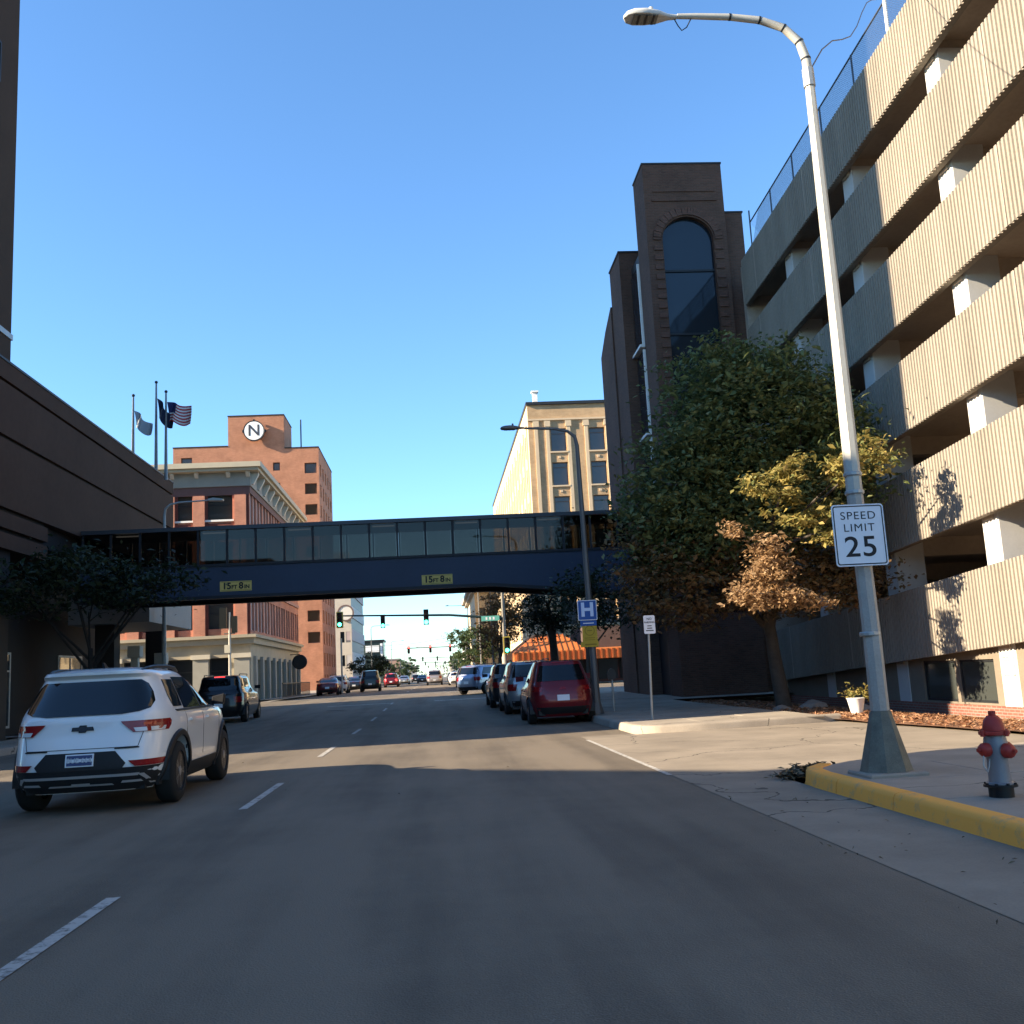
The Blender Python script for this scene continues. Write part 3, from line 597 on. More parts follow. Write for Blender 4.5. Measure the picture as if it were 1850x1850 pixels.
for o in ss: window(rb, 'x', RX, o, .35, 1, mat('tan_frame', (.4, .34, .24), .7, var=.05), GLASS, .1, (.72,), None, 'shop_window', (.5,))
for i in range(9): MB().box(RX + .003, RX + .2, RY + .95 + 2.7 * i, RY + 1.45 + 2.7 * i, .35, 3.4).build('pier', MATS['grey_tan_pier'], rb)
MB().box(RX0, RX - .5, RY + .5, RY1 - .1, .3, 14.5).build('core', BRD, rb)
pf = thing('patio_fence', 'black patio railing beside the red brick building', 'fence', (-10.6, 78, .45))
for i in range(28): MB().box(-10.63, -10.59, 71 + i * .55, 71.04 + i * .55, .5, 1.45).build('baluster', BLACK, pf)
MB().box(-10.65, -10.57, 71, 86, 1.453, 1.52).build('rail', BLACK, pf)
ws = thing('wreath_sign', 'dark round hanging sign on the street side of the red brick building', 'sign', (-11.6, 86, 3.2))
MB().lathe([(.55, 85.9), (.62, 85.95), (.62, 86.05), (.55, 86.1)], (-11.4, 0, 3.2), 20, 'y').build('disc', BLACK, ws); MB().box(-12.19, -11.4, 85.98, 86.02, 3.8, 3.86).build('arm', BLACK, ws)

# ------------------------------------------------------------------ orange building with the round N sign
ORG = brick('orange_brick', (.40, .18, .105), (.35, .15, .088), (.38, .19, .12), .3, .1); nb = thing('orange_building', 'orange brick hotel block with a stepped tower behind the red corner building', 'building', (-22, 135, .4))
NY, NX = 130.0, -14.3
fo = [(-31.9, -30.5, 30.1, 31.0), (-26.9, -25.8, 29.9, 31.2), (-20.2, -19.3, 28.9, 30.0)]
for k in range(9): fo.append((-16.15, -14.6, 28.4 - 2.75 * k, 29.8 - 2.75 * k))
fo += [(-20.2, -19.3, 26.2 - 2.75 * k, 27.3 - 2.75 * k) for k in range(4)]
mb = MB(); wall(mb, 'y', NY, -18.7, NX, .3, 31.8, [o for o in fo if o[0] > -18.7], .3, -1); wall(mb, 'y', NY, -25.9, -18.7, .3, 36.3, [o for o in fo if -25.9 < o[0] < -18.7], .3, -1); wall(mb, 'y', NY, -32.9, -25.9, .3, 32.3, [o for o in fo if o[0] < -26.9], .3, -1)
mb.build('front_wall', ORG, nb)
OGL = glass('brown_glass', (.06, .04, .025), .1)
for o in fo: window(nb, 'y', NY, o, .3, -1, mat('brown_frame', (.07, .035, .025), .6, var=.05), OGL, .12)
MB().box(-18.72, -18.7, NY, NY + 7, 31.8, 36.3).build('tower_side', ORG, nb); MB().box(-25.9, -18.72, NY + .01, NY + 7, 31.9, 36.28).build('tower_core', ORG, nb)
for x0, x1, z in ((-25.95, -18.65, 36.305), (-32.95, -25.96, 32.305), (-18.64, NX + .05, 31.805)): MB().box(x0, x1, NY - .06, NY + 7 if z > 36 else NY + 16.6, z, z + .14).build('coping', BRD, nb)
mb = MB(); eo = []
for k in range(11):
    for i in range(5): eo.append((NY + 1.2 + 3.1 * i, NY + 2.5 + 3.1 * i, 28.2 - 2.75 * k, 29.9 - 2.75 * k))
wall(mb, 'x', NX, NY, NY + 16.6, .3, 31.8, eo, .3, 1); mb.build('street_wall', ORG, nb)
for o in eo: window(nb, 'x', NX, o, .3, 1, MATS['brown_frame'], OGL, .12)
MB().box(-32.9, NX - .5, NY + .5, NY + 16.5, .3, 31.7).build('core', BRD, nb)
an = thing('roof_antenna', 'thin dark antenna mast on the orange building roof', 'antenna', (-16.9, 133, 32)); MB().tube([(-16.9, 133, 31.9), (-16.9, 133, 36.4)], .09, 6).build('mast', DARKM, an)
sg = thing('round_sign', 'round white sign with a dark letter N on the orange tower', 'sign', (-22.45, NY - .35, 34.1))
MB().lathe([(1.22, NY - .75), (1.22, NY - .45)], (-22.45, 0, 34.15), 40, 'y').build('face', mat('sign_white', (.82, .82, .8), .5, var=0), sg)
MB().lathe([(1.23, NY - .74), (1.36, NY - .78), (1.36, NY - .44), (1.23, NY - .43)], (-22.45, 0, 34.15), 40, 'y', False).build('rim', DARKM, sg)
put_text(sg, 'N', 2.1, mat('sign_slate', (.04, .045, .06), .6, var=0), (-22.45, NY - .77, 34.13), bold=.02)
for a in (0, 90, 180): MB().box(-22.45 + 1.4 * math.cos(R(a)) - .1, -22.45 + 1.4 * math.cos(R(a)) + .1, NY - .7, NY - .3, 34.15 + 1.4 * math.sin(R(a)) - .15, 34.15 + 1.4 * math.sin(R(a)) + .15).build('lug', DARKM, sg)
for x in (-23.2, -21.7): MB().box(x - .06, x + .06, NY - .44, NY - .003, 34.1, 34.25).build('stand_off', DARKM, sg)

# ------------------------------------------------------------------ pale banded office further left
wb = thing('banded_office', 'pale office block with dark window bands beyond the orange building', 'building', (-15, 180, .4))
PALE = mat('pale_office', (.52, .48, .45), .7, var=.08); PNK = mat('pinkish_panel', (.45, .36, .34), .7, var=.08)
wo = []
for k in range(5): wo += [(-15.9, -15.2, 3.9 + 3.9 * k, 5.7 + 3.9 * k), (-14.95, -14.2, 3.9 + 3.9 * k, 5.7 + 3.9 * k)]
mb = MB(); wall(mb, 'y', 171, -20, -14, .3, 23, [o for o in wo if o[2] < 11 or o[2] > 17], .2, -1); mb.build('front_wall', mat('cream_office', (.52, .46, .38), .7, var=.08), wb)
for o in wo:
    if o[2] < 11 or o[2] > 17: window(wb, 'y', 171, o, .2, -1, DARKM, GLASS, .1)
for k in range(6):
    MB().box(-14.9, -13.98, 171.02, 201, .35 + 3.9 * k, 2.3 + 3.9 * k).build('spandrel', PALE if k % 2 else PNK, wb)
    if k < 5: MB().box(-14.9, -14.15, 171.02, 200.9, 2.303 + 3.9 * k, 4.247 + 3.9 * k).build('window_band', glass('dull_band_glass', (.14, .13, .135), .5, 0), wb)
MB().box(-20, -15, 171.3, 200.8, .3, 22.9).build('core', BRD, wb)
os_ = thing('round_logo_sign', 'round pale sign with dark arc on the cream office front', 'sign', (-14.9, 170.6, 12.7))
MB().lathe([(1.15, 170.75), (1.15, 170.85)], (-14.9, 0, 12.7), 28, 'y').build('disc', mat('sign_cream', (.7, .66, .58), .6, var=0), os_)
MB().lathe([(1.15, 170.7), (1.4, 170.7), (1.4, 170.9), (1.15, 170.9)], (-14.9, 0, 12.7), 28, 'y', False).build('ring', mat('sign_brown', (.16, .11, .1), .6, var=0), os_)
db = thing('far_shop', 'small dark glazed building with white sign board far down the street on the left', 'building', (-12, 222, .4))
MB().box(-18, -11.2, 218, 226, .3, 9.4).build('wall', mat('dark_green_glass', (.05, .07, .065), .2, var=.1), db); MB().box(-18.2, -11, 217.7, 226.3, 9.404, 9.8).build('roof', DARKM, db)
MB().box(-15, -12.1, 217.6, 217.95, 7.2, 8.6).build('sign_board', WHITEP, db); MB().box(-11.9, -11.4, 217.8, 217.98, 3, 9).build('white_trim', WHITEP, db)

# ------------------------------------------------------------------ cream six storey building on the right
CRB = brick('cream_brick', (.50, .33, .185), (.44, .28, .15), (.46, .34, .21), .3, .1); CST = mat('cream_trim', (.58, .45, .30), .8, var=.08)
cb_ = thing('cream_office_building', 'tan brick office building six storeys tall with pale vertical trim', 'building', (12, 100, .4))
CX, CY, CX1, CY1 = 8.35, 81.0, 24.0, 132.0
fo = []
for k in range(6):
    z = 19.3 - 2.87 * k
    for x in (10.2, 13.45, 16.7, 20): fo.append((x, x + 1.3, z, z + 1.95))
mb = MB(); wall(mb, 'y', CY, CX, CX1, .3, 23.3, fo, .25, -1); mb.build('front_wall', CRB, cb_)
for o in fo: window(cb_, 'y', CY, o, .25, -1, mat('bronze_frame', (.1, .07, .05), .5, var=.05), glass('grey_glass', (.07, .075, .08), .05), .07, (.78,), CST)
for x in (9.0, 9.95, 11.72, 13.2, 14.97, 16.45, 18.2, 19.75): MB().box(x - .14, x + .14, CY - .1, CY - .003, 1, 21.4).build('pilaster_trim', CST, cb_)
for o in fo: MB().box(o[0] + .55, o[0] + .75, CY - .06, CY - .003, o[2] - .6, o[2] - .4).build('rosette', CST, cb_)
for x in (9.0, 9.95, 11.72, 13.2, 14.97): MB().box(x - .25, x + .25, CY - .14, CY - .004, 21.41, 21.9).build('capital', CST, cb_)
MB().box(CX - .02, CX1, CY - .14, CY - .003, 21.95, 22.1).build('string_course', CST, cb_)
MB().box(CX - .1, CX1, CY - .18, CY1, 23.304, 23.55).build('coping', DARKM, cb_)
eo = []
for k in range(6):
    z = 19.3 - 2.87 * k
    for i in range(16): eo.append((CY + 2 + 3.1 * i, CY + 3.4 + 3.1 * i, z, z + 1.95))
mb = MB(); wall(mb, 'x', CX, CY, CY1, .3, 23.3, eo, .25, -1); mb.build('street_wall', mat('cream_brick_sunlit', (.56, .45, .29), .8, var=.1, scale=.5), cb_)  # sunward wall paler than the front: sunlight put into its colour
for o in eo: window(cb_, 'x', CX, o, .25, -1, MATS['bronze_frame'], MATS['grey_glass'], .09)
for i in range(17): MB().box(CX - .12, CX - .003, CY + .9 + 3.1 * i, CY + 1.3 + 3.1 * i, 4.5, 21.8).build('fin', CST, cb_)
MB().box(CX + .5, CX1, CY + .5, CY1, .3, 23.2).build('core', BRD, cb_)
ch = thing('roof_flue', 'pale vent stack on the roof of the cream office building', 'chimney', (9.4, 84, 23.5)); MB().box(9.2, 9.6, 83.8, 84.2, 23.2, 25.2).box(9.1, 9.7, 83.7, 84.3, 25.204, 25.35).build('stack', WHITEP, ch)
aw = thing('orange_roof_shop', 'low corner shop with an orange standing seam metal roof', 'building', (9, 72, .4))
AWM = mat('orange_metal', (.55, .17, .045), .45, var=.1, metal=.1); AWD = mat('orange_seam', (.36, .09, .025), .5, var=.1)
ax0, ax1, ay0, ay1, za, zb, zc = 5.35, 15.6, 69.6, 72.2, 2.05, 2.72, 3.95
hx, rx = 10.4, 9.0
mb = MB(); mb.quad((ax0, ay0, zb), (hx, ay0, zb), (rx, ay1, zc), (ax0 + 1.7, ay1, zc)).quad((ax0, ay0, zb), (ax0 + 1.7, ay1, zc), (ax0 + 1.7, 78, zc), (ax0, 78, zb)).quad((hx, ay0, zb), (rx, ay1, zc), (rx, 78, zc), (hx, 78, zb)).quad((ax0 + 1.7, ay1, zc), (rx, ay1, zc), (rx, 78, zc), (ax0 + 1.7, 78, zc))
mb.quad((ax0, ay0, za), (ax1, ay0, za), (ax1, ay0, zb), (ax0, ay0, zb)).quad((ax0, ay0, za), (ax0, 78, za), (ax0, 78, zb), (ax0, ay0, zb)).quad((ax0, ay0, za), (ax1, ay0, za), (ax1, 78, za), (ax0, 78, za)).quad((hx, ay0, zb), (ax1, ay0, zb), (ax1, 71.2, zb + .1), (hx, 71.2, zb + .1))
mb.build('roof_sheet', AWM, aw)
for i in range(26):
    x = ax0 + .2 + .39 * i; MB().box(x - .06, x + .06, ay0 - .06, ay0 - .003, za, zb).build('valance_seam', AWD, aw)
    t = min(1, max(0, (x - ax0) / 1.7), max(0, (hx - x) / (hx - rx)))
    if t > .05: MB().prism([(ay0, zb + .005), (ay0 + (ay1 - ay0) * t, zb + (zc - zb) * t + .005), (ay0 + (ay1 - ay0) * t, zb + (zc - zb) * t + .06), (ay0, zb + .06)], 'x', x - .03, x + .03).build('roof_seam', AWD, aw)
MB().box(hx + .02, 15.5, 71.2, 78, zb, 4.3).build('upper_wall', mat('shop_upper_wall', (.09, .06, .05), .8, var=.15), aw)
MB().box(7.2, 15.5, 72, 78, .4, 2.045).build('wall', mat('shop_wall_dark', (.07, .03, .025), .7, var=.1), aw)
for k in range(4): MB().box(7.5 + 2 * k, 9.2 + 2 * k, 71.95, 71.995, .6, 2.0).build('shop_window', GLASS, aw)
for x in (5.6, 8.2, 10.8, 13.4): MB().box(x - .1, x + .1, 69.8, 70.0, .4, 2.045).build('post', mat('dark_red_post', (.2, .03, .02), .6, var=.05), aw)
tb = thing('tan_corner_building', 'tan stone building with bracketed cornice beyond the cream office', 'building', (8, 145, .4))
to = [(5.9 + 1.5 * i, 6.8 + 1.5 * i, 1.2 + 3.4 * k, 3.4 + 3.4 * k) for k in range(3) for i in range(4)]
mb = MB(); wall(mb, 'y', 135, 5.4, 16, .3, 12.2, to, .25, -1); mb.build('front_wall', mat('tan_wall', (.42, .3, .17), .8, var=.12), tb)
for o in to: window(tb, 'y', 135, o, .25, -1, MATS['bronze_frame'], GLASS, .1)
eo = [(136.5 + 3 * i, 137.7 + 3 * i, 1.2 + 3.4 * k, 3.4 + 3.4 * k) for k in range(3) for i in range(9)]
mb = MB(); wall(mb, 'x', 5.4, 135, 166, .3, 12.2, eo, .25, -1); mb.build('street_wall', mat('pale_tan_wall', (.55, .46, .33), .8, var=.1), tb)
for o in eo: window(tb, 'x', 5.4, o, .25, -1, MATS['bronze_frame'], GLASS, .1)
MB().box(4.9, 16, 134.5, 166.5, 12.204, 12.6).box(4.5, 16, 134.1, 166.9, 12.604, 13.1).build('cornice', mat('grey_tan_cornice', (.36, .33, .28), .8, var=.08), tb); MB().box(6, 16, 135.5, 165.5, .3, 12.1).build('core', BRD, tb)
# distant low blocks closing the street
rnd = random.Random(4)
DCOL = [(.5, .42, .32), (.42, .38, .34), (.55, .52, .46), (.36, .22, .16), (.3, .32, .33)]
spec = [(-40, 14, 9, 265), (-16.5, 8, 7.5, 250), (-15, 7, 6.5, 300), (-13, 8, 8, 360), (-12, 9, 6, 430), (-13, 16, 9, 520), (6.2, 9, 8, 190), (6.5, 12, 10, 240), (6.5, 10, 7, 300), (6.2, 14, 9, 370), (6, 14, 8, 460), (-14, 30, 9, 700), (16, 30, 11, 640)]
adj = ['grey', 'beige', 'off white', 'brick red', 'slate', 'sandy']
side_n = {-1: 0, 1: 0}
for i, (x, w_, h, y) in enumerate(spec):
    s = -1 if x < 0 else 1; side_n[s] += 1; xx = x if s > 0 else x - w_
    nth = ['nearest', 'second', 'third', 'fourth', 'fifth', 'sixth', 'seventh', 'eighth'][side_n[s] - 1]
    t = thing('distant_building', f'{nth} of the low distant buildings on the {"right" if s > 0 else "left"} of the street', 'building', (xx + w_ / 2, y + 6, .35), group='low buildings far down the street')
    m_ = mat('distant_wall_%d' % (i % 5), DCOL[i % 5], .8, var=.1); z = .3
    ops = [(xx + .8 + 2.4 * a, xx + 2.3 + 2.4 * a, 1.2 + 3.2 * k, 2.9 + 3.2 * k) for a in range(int((w_ - 1) / 2.4)) for k in range(int(h / 3.3))]
    mb = MB(); wall(mb, 'y', y, xx, xx + w_, .3, h, ops, .2, -1); mb.box(xx, xx + w_, y + .3, y + 14, .3, h); mb.build('wall', m_, t)
    for o in ops: window(t, 'y', y, o, .2, -1, DARKM, GLASS, .1)
    MB().box(xx - .2, xx + w_ + .2, y - .2, y + 14.2, h + .004, h + .4).build('parapet', mat('distant_parapet', (.3, .28, .25), .8, var=.1), t)
# treeline closing the horizon
def farleaf(r):
    x = r.uniform(-260, 260); return (x, 950 + r.normal() * 20, abs(r.normal()) * 5 * (1 + .5 * math.sin(x * .09) + .3 * math.sin(x * .31)))
scatter('distant_treeline', 3500, farleaf, 1.6, leafmat('far_haze_leaf', [(.10, .11, .09), (.14, .15, .12), (.18, .17, .13)], .2), 'hazy line of trees on the horizon at the end of the street', 'trees', .9, 9)
# ------------------------------------------------------------------ street lamps
POLE = mat('lamp_pole_paint', (.46, .44, .38), .55, var=.14, scale=3, metal=.15); POLEG = mat('lamp_base_green', (.14, .135, .105), .7, var=.4, scale=5)
def cobra(t, hx, hy, hz, s, m):       # luminaire head, points towards -x
    prof = [(0, .035, .03), (-.12, .05, .04), (-.25, .11, .075), (-.42, .15, .095), (-.58, .15, .085), (-.68, .10, .06), (-.72, .03, .02)]
    mb = MB(); vs = []; fs = []; n = 14
    for dx, ry, rz_ in prof:
        for k in range(n):
            a = 2 * math.pi * k / n; z = math.sin(a) * rz_; z = max(z, -.028)
            vs.append((hx + dx * s, hy + math.cos(a) * ry * s, hz + z * s))
    for i in range(len(prof) - 1):
        for k in range(n): fs.append((i * n + k, i * n + (k + 1) % n, (i + 1) * n + (k + 1) % n, (i + 1) * n + k))
    fs += [tuple(range(n)), tuple(range((len(prof) - 1) * n, len(prof) * n))]
    h = mb.add(vs, fs).build('lamp_head', m, t, 60)
    MB().box(hx - .6 * s, hx - .27 * s, hy - .1 * s, hy + .1 * s, hz - .04 * s, hz - .029 * s).build('lens', mat('lamp_lens', (.12, .13, .12), .2, var=0), h)
    for k in range(3): MB().box(hx - (.34 + .1 * k) * s, hx - (.31 + .1 * k) * s, hy - .1 * s, hy + .1 * s, hz - .045 * s, hz - .0405 * s).build('lens_bar', DARKM, h)
    MB().lathe([(.03 * s, hz + .085 * s), (.03 * s, hz + .14 * s), (.015 * s, hz + .15 * s)], (hx - .34 * s, hy, 0), 10).build('photocell', m, h)
lp = thing('street_lamp', 'tall street lamp with flared base carrying the speed limit sign', 'street lamp', (4.6, 10.4, .15))
ox, oy = 4.6, 10.4
MB().box(4.3, 4.92, 10.1, 10.7, .1, .19).build('footing', SLAB, lp, bev=.015)
MB().tube([(ox, oy, .192), (ox, oy, .22), (ox, oy, .80)], [.265, .255, .105], 8).build('flared_base', POLEG, lp)
MB().tube([(ox, oy, .803), (ox, oy, 1.6), (ox - .02, oy, 3.1)], [.096, .092, .086], 8).build('lower_pole', mat('lamp_pole_shaded', (.36, .33, .29), .6, var=.2, scale=4), lp)  # darker than the upper pole: the shade below is put into its colour
MB().tube([(ox - .02, oy, 3.103), (ox - .02, oy, 5.5), (ox - .03, oy, 8.0)], [.086, .07, .054], 8).build('upper_pole', POLE, lp)
for z, r in ((1.58, .1), (3.1, .094), (3.3, .092)): MB().lathe([(r, z), (r + .008, z + .01), (r + .008, z + .035), (r, z + .045)], (ox - .02, oy, 0), 12).build('band', STEEL, lp)
ap = [(ox - .03, oy, 7.98), (ox - .04, oy, 8.25), (ox - .1, oy, 8.47), (ox - .27, oy, 8.65), (ox - .55, oy, 8.75), (ox - .9, oy, 8.79), (ox - 1.3, oy, 8.8), (ox - 1.52, oy, 8.8)]
arm = MB().tube(ap, [.056, .054, .05, .046, .042, .038, .034, .03], 10).build('arm', POLE, lp, True)
MB().tube([(ox - .03, oy, 7.9), (ox - .035, oy, 8.12)], .068, 10).build('collar', STEEL, lp)
for i, f in enumerate((1, 2, 3, 4, 5)):
    p = Vector(ap[f]); d = (Vector(ap[f + 1]) - Vector(ap[f - 1])).normalized(); MB().tube([p - d * .012, p + d * .012], .057 - .004 * i, 10).build('clip', DARKM, arm)
MB().tube([(ox - 1.36, oy, 8.77), (ox - 1.42, oy, 8.66), (ox - 1.48, oy, 8.62), (ox - 1.52, oy, 8.68), (ox - 1.56, oy, 8.77)], .007, 5).build('loose_wire', DARKM, lp)
cobra(lp, ox - 1.53, oy, 8.79, .86, mat('lamp_head_grey', (.5, .5, .47), .5, var=.06))
cb = thing('overhead_cable', 'dark cable running from the street lamp to the garage roof', 'cable', (ox, oy, 8.1))
pts = []
A, B = Vector((ox, oy, 8.12)), Vector((GX + .1, 22.9, 19.0))
for i in range(15): t = i / 14; p = A.lerp(B, t); p.z += .12 * math.sin(5 * math.pi * t) - .15 * math.sin(math.pi * t); pts.append(p)
MB().tube(pts, .009, 5).build('wire', DARKM, cb)
ss_ = thing('speed_limit_sign', 'white speed limit 25 sign on the tall lamp post', 'sign', (4.53, 10.25, 2.32))
sx, sy, sz, sw, sh = 4.53, 10.27, 2.645, .285, .33
def rrect(w_, h, r, n=5):
    o = []
    for cx_, cz_, a0 in ((w_ - r, h - r, 0), (-w_ + r, h - r, 90), (-w_ + r, -h + r, 180), (w_ - r, -h + r, 270)):
        for i in range(n + 1): a = R(a0 + 90 * i / n); o.append((cx_ + r * math.cos(a), cz_ + r * math.sin(a)))
    return o
SGW = mat('sign_reflective_white', (.74, .75, .78), .45, var=.04)
MB().prism([(sx + a, sz + b) for a, b in rrect(sw, sh, .035)], 'y', sy, sy + .006).build('plate', SGW, ss_)
oo, ii = rrect(sw - .014, sh - .014, .028), rrect(sw - .026, sh - .026, .02); n = len(oo); mb = MB()
mb.add([(sx + a, sy - .002, sz + b) for a, b in oo] + [(sx + a, sy - .002, sz + b) for a, b in ii], [(i, (i + 1) % n, n + (i + 1) % n, n + i) for i in range(n)]); mb.build('border', TXT, ss_)
put_text(ss_, 'SPEED', .118, TXT, (sx, sy - .0015, sz + .205), depth=.0006, bold=0, spacing=1.15, sx=1.1); put_text(ss_, 'LIMIT', .118, TXT, (sx, sy - .0015, sz + .075), depth=.0006, bold=0, spacing=1.15, sx=1.1)
put_text(ss_, '25', .305, TXT, (sx, sy - .0015, sz - .135), depth=.0006, bold=.003, sx=1.15, spacing=1.08)
for z in (sz + .2, sz - .2): MB().box(sx - .02, sx + .06, sy + .007, sy + .05, z - .02, z + .02).build('bracket', STEEL, ss_)
def lamp(x, y, z0, h, arm_, label, m, base_h=1.2, dirx=-1, tilt=0):
    t = thing('street_lamp', label, 'street lamp', (x, y, z0), group='street lamps along the street')
    MB().tube([(x, y, z0), (x, y, z0 + base_h), (x + tilt, y, z0 + h - .5)], [.13, .1, .06], 8).build('pole', m, t)
    MB().tube([(x, y, z0), (x, y, z0 + .03), (x, y, z0 + .3)], [.2, .2, .13], 8).build('base', m, t)
    d = dirx; xt = x + tilt; pts = [(xt, y, z0 + h - .52), (xt + d * .05, y, z0 + h - .25), (xt + d * .25, y, z0 + h - .08), (xt + d * .6, y, z0 + h), (xt + d * arm_, y, z0 + h + .05)]
    MB().tube(pts, [.058, .052, .046, .04, .03], 8).build('arm', m, t, True)
    if d < 0: cobra(t, xt - arm_, y, z0 + h + .06, .95, m)
    else:
        MB().prism([(xt + arm_ - .02, z0 + h + .02), (xt + arm_ + .6, z0 + h + .0), (xt + arm_ + .62, z0 + h + .07), (xt + arm_ + .2, z0 + h + .14), (xt + arm_ - .02, z0 + h + .09)], 'y', y - .14, y + .14).build('lamp_head', m, t)
    return t
LMG = mat('dark_lamp_pole', (.12, .12, .12), .5, metal=.3, var=.1)
hl = lamp(4.35, 28.0, .15, 8.1, 1.5, 'dark street lamp behind the red hatchback carrying the hospital sign', LMG, tilt=-.08)
lamp(-11.5, 44, .2, 9.25, 1.9, 'grey street lamp rising beside the brown building past the bridge', STEEL, dirx=1)
for x, y, h, lab in ((4.9, 112, 11.2, 'far lamp whose arm shows nearest below the bridge on the right'), (4.9, 150, 11.2, 'second far lamp arm along the right pavement'), (4.9, 88, 10.4, 'far lamp standing before the tan corner building')): lamp(x, y, .4, h, 2.6, lab, LMG)
lamp(-10.4, 165, .4, 9.6, 2.4, 'far street lamp left beyond the banded office', LMG, dirx=1)
# signs on the second lamp
hs = thing('hospital_sign', 'blue square sign with a white letter H on the dark lamp', 'sign', (4.24, 27.85, 2.7)); x, y, z = 4.24, 27.86, 3.0
BLU = mat('sign_blue', (.02, .09, .33), .5, var=.04)
MB().prism([(x + a, z + b) for a, b in rrect(.27, .28, .03)], 'y', y, y + .008).build('plate', SGW, hs)
MB().prism([(x + a, z + b) for a, b in rrect(.25, .26, .025)], 'y', y - .004, y - .001).build('field', BLU, hs); put_text(hs, 'H', .52, mat('sign_pale_blue', (.55, .66, .85), .5, var=0), (x, y - .006, z), bold=.02, depth=.001)
MB().prism([(x + .01 + a, 2.64 + b) for a, b in rrect(.23, .07, .02)], 'y', y, y + .008).build('strip_plate', BLU, hs); MB().box(x - .14, x + .16, y - .004, y - .001, 2.625, 2.65).build('strip_mark', SGW, hs)
ys_ = thing('yellow_notice_sign', 'yellow notice sign below the hospital sign', 'sign', (4.27, 27.85, 2.0)); YEL = mat('sign_yellow', (.46, .32, .03), .55, var=.08)
MB().prism([(4.07, 2.56), (4.47, 2.56), (4.48, 2.14), (4.5, 2.14), (4.5, 1.98), (4.0, 1.98), (4.0, 2.1), (4.06, 2.14)], 'y', y, y + .008).build('plate', YEL, ys_)
OLV = mat('sign_olive', (.24, .17, .015), .6, var=0)
MB().lathe([(.12, y - .003), (.14, y - .003)], (4.27, 0, 2.43), 20, 'y', False).box(4.2, 4.34, y - .004, y - .001, 2.42, 2.445).box(4.13, 4.41, y - .004, y - .001, 2.22, 2.24).box(4.13, 4.41, y - .004, y - .001, 2.17, 2.185).box(4.12, 4.44, y - .004, y - .001, 2.03, 2.07).build('print', OLV, ys_)
npk = thing('parking_sign', 'small white no parking sign on a thin steel post by the kerb', 'sign', (4.93, 23.5, .15))
MB().tube([(4.93, 23.5, .14), (5.0, 23.5, 2.3)], .028, 8).build('post', STEEL, npk); x, y, z = 5.02, 23.455, 2.34
MB().prism([(x + a, z + b) for a, b in rrect(.135, .215, .03)], 'y', y, y + .006).build('plate', SGW, npk)
put_text(npk, 'NO', .075, TXT, (x, y - .003, z + .13), depth=.001, bold=.001); put_text(npk, 'PARKING', .06, TXT, (x, y - .003, z + .05), depth=.001, bold=.001)
for k, w_ in enumerate((.05, .06, .09)): MB().box(x - w_, x + w_, y - .003, y - .001, z - .04 - .055 * k, z - .02 - .055 * k).build('print_line', TXT, npk)
pm = thing('parking_meter', 'dark parking meter on a post beside the shaded pavement', 'parking meter', (5.0, 29, .15))
MB().tube([(5.0, 29, .14), (5.0, 29, 1.05)], .03, 8).build('post', STEEL, pm)
MB().prism([(4.9, 1.05), (5.1, 1.05), (5.12, 1.2), (5.08, 1.32), (5.0, 1.37), (4.92, 1.32), (4.88, 1.2)], 'y', 28.94, 29.06).build('head', DARKM, pm)
# ------------------------------------------------------------------ hydrant
hy = thing('fire_hydrant', 'silver fire hydrant with red bonnet and caps beside the yellow kerb', 'hydrant', (4.69, 8.4, .15)); x, y = 4.69, 8.4
HS = mat('hydrant_silver', (.24, .24, .255), .45, metal=.35, var=.08, scale=6); HR = mat('hydrant_red', (.36, .035, .025), .45, var=.12, scale=8)
MB().lathe([(.10, .15), (.10, .235)], (x, y, 0), 20).lathe([(.135, .237), (.135, .255)], (x, y, 0), 20).build('base', BLACK, hy, 30)
for k in range(8): MB().lathe([(.014, .256), (.014, .27)], (x + .118 * math.cos(k * .785), y + .118 * math.sin(k * .785), 0), 6).build('bolt', BLACK, hy)
MB().lathe([(.112, .257), (.112, .27), (.088, .275), (.085, .45), (.092, .5), (.095, .6), (.085, .66)], (x, y, 0), 24).build('barrel', HS, hy, 30)
MB().lathe([(.118, .662), (.125, .668), (.125, .69), (.118, .695)], (x, y, 0), 24).build('flange', HR, hy, 30)
for k in (0, 1, 2, 3): MB().lathe([(.02, .655), (.02, .705)], (x + .13 * math.cos(k * 1.57 + .3), y + .13 * math.sin(k * 1.57 + .3), 0), 8).build('bolt', HR, hy)
MB().lathe([(.09, .697), (.088, .73), (.07, .79), (.045, .82), (.03, .825), (.03, .86), (.02, .862)], (x, y, 0), 24).build('bonnet', HR, hy, 40)
def nozzle(dx, dy, r, l, z):
    d = Vector((dx, dy, 0)).normalized(); c = Vector((x, y, z))
    MB().tube([c + d * .07, c + d * (l - .035)], r * .82, 14).build('nozzle', HS, hy, 40); cp = MB().tube([c + d * (l - .033), c + d * (l + .01), c + d * (l + .03), c + d * (l + .045)], [r, r, r * .8, r * .3], 14).build('cap', HR, hy, 40)
    MB().tube([c + d * (l + .044), c + d * (l + .07)], .018, 5).build('cap_nut', HR, cp)
nozzle(-1, -.25, .058, .125, .545); nozzle(.35, -1, .062, .13, .535); nozzle(1, .3, .055, .12, .545)
MB().tube([(x - .15, y - .06, .5), (x - .165, y - .07, .42), (x - .14, y - .08, .37), (x - .11, y - .06, .42), (x - .09, y - .04, .47)], .006, 5).build('chain', STEEL, hy)
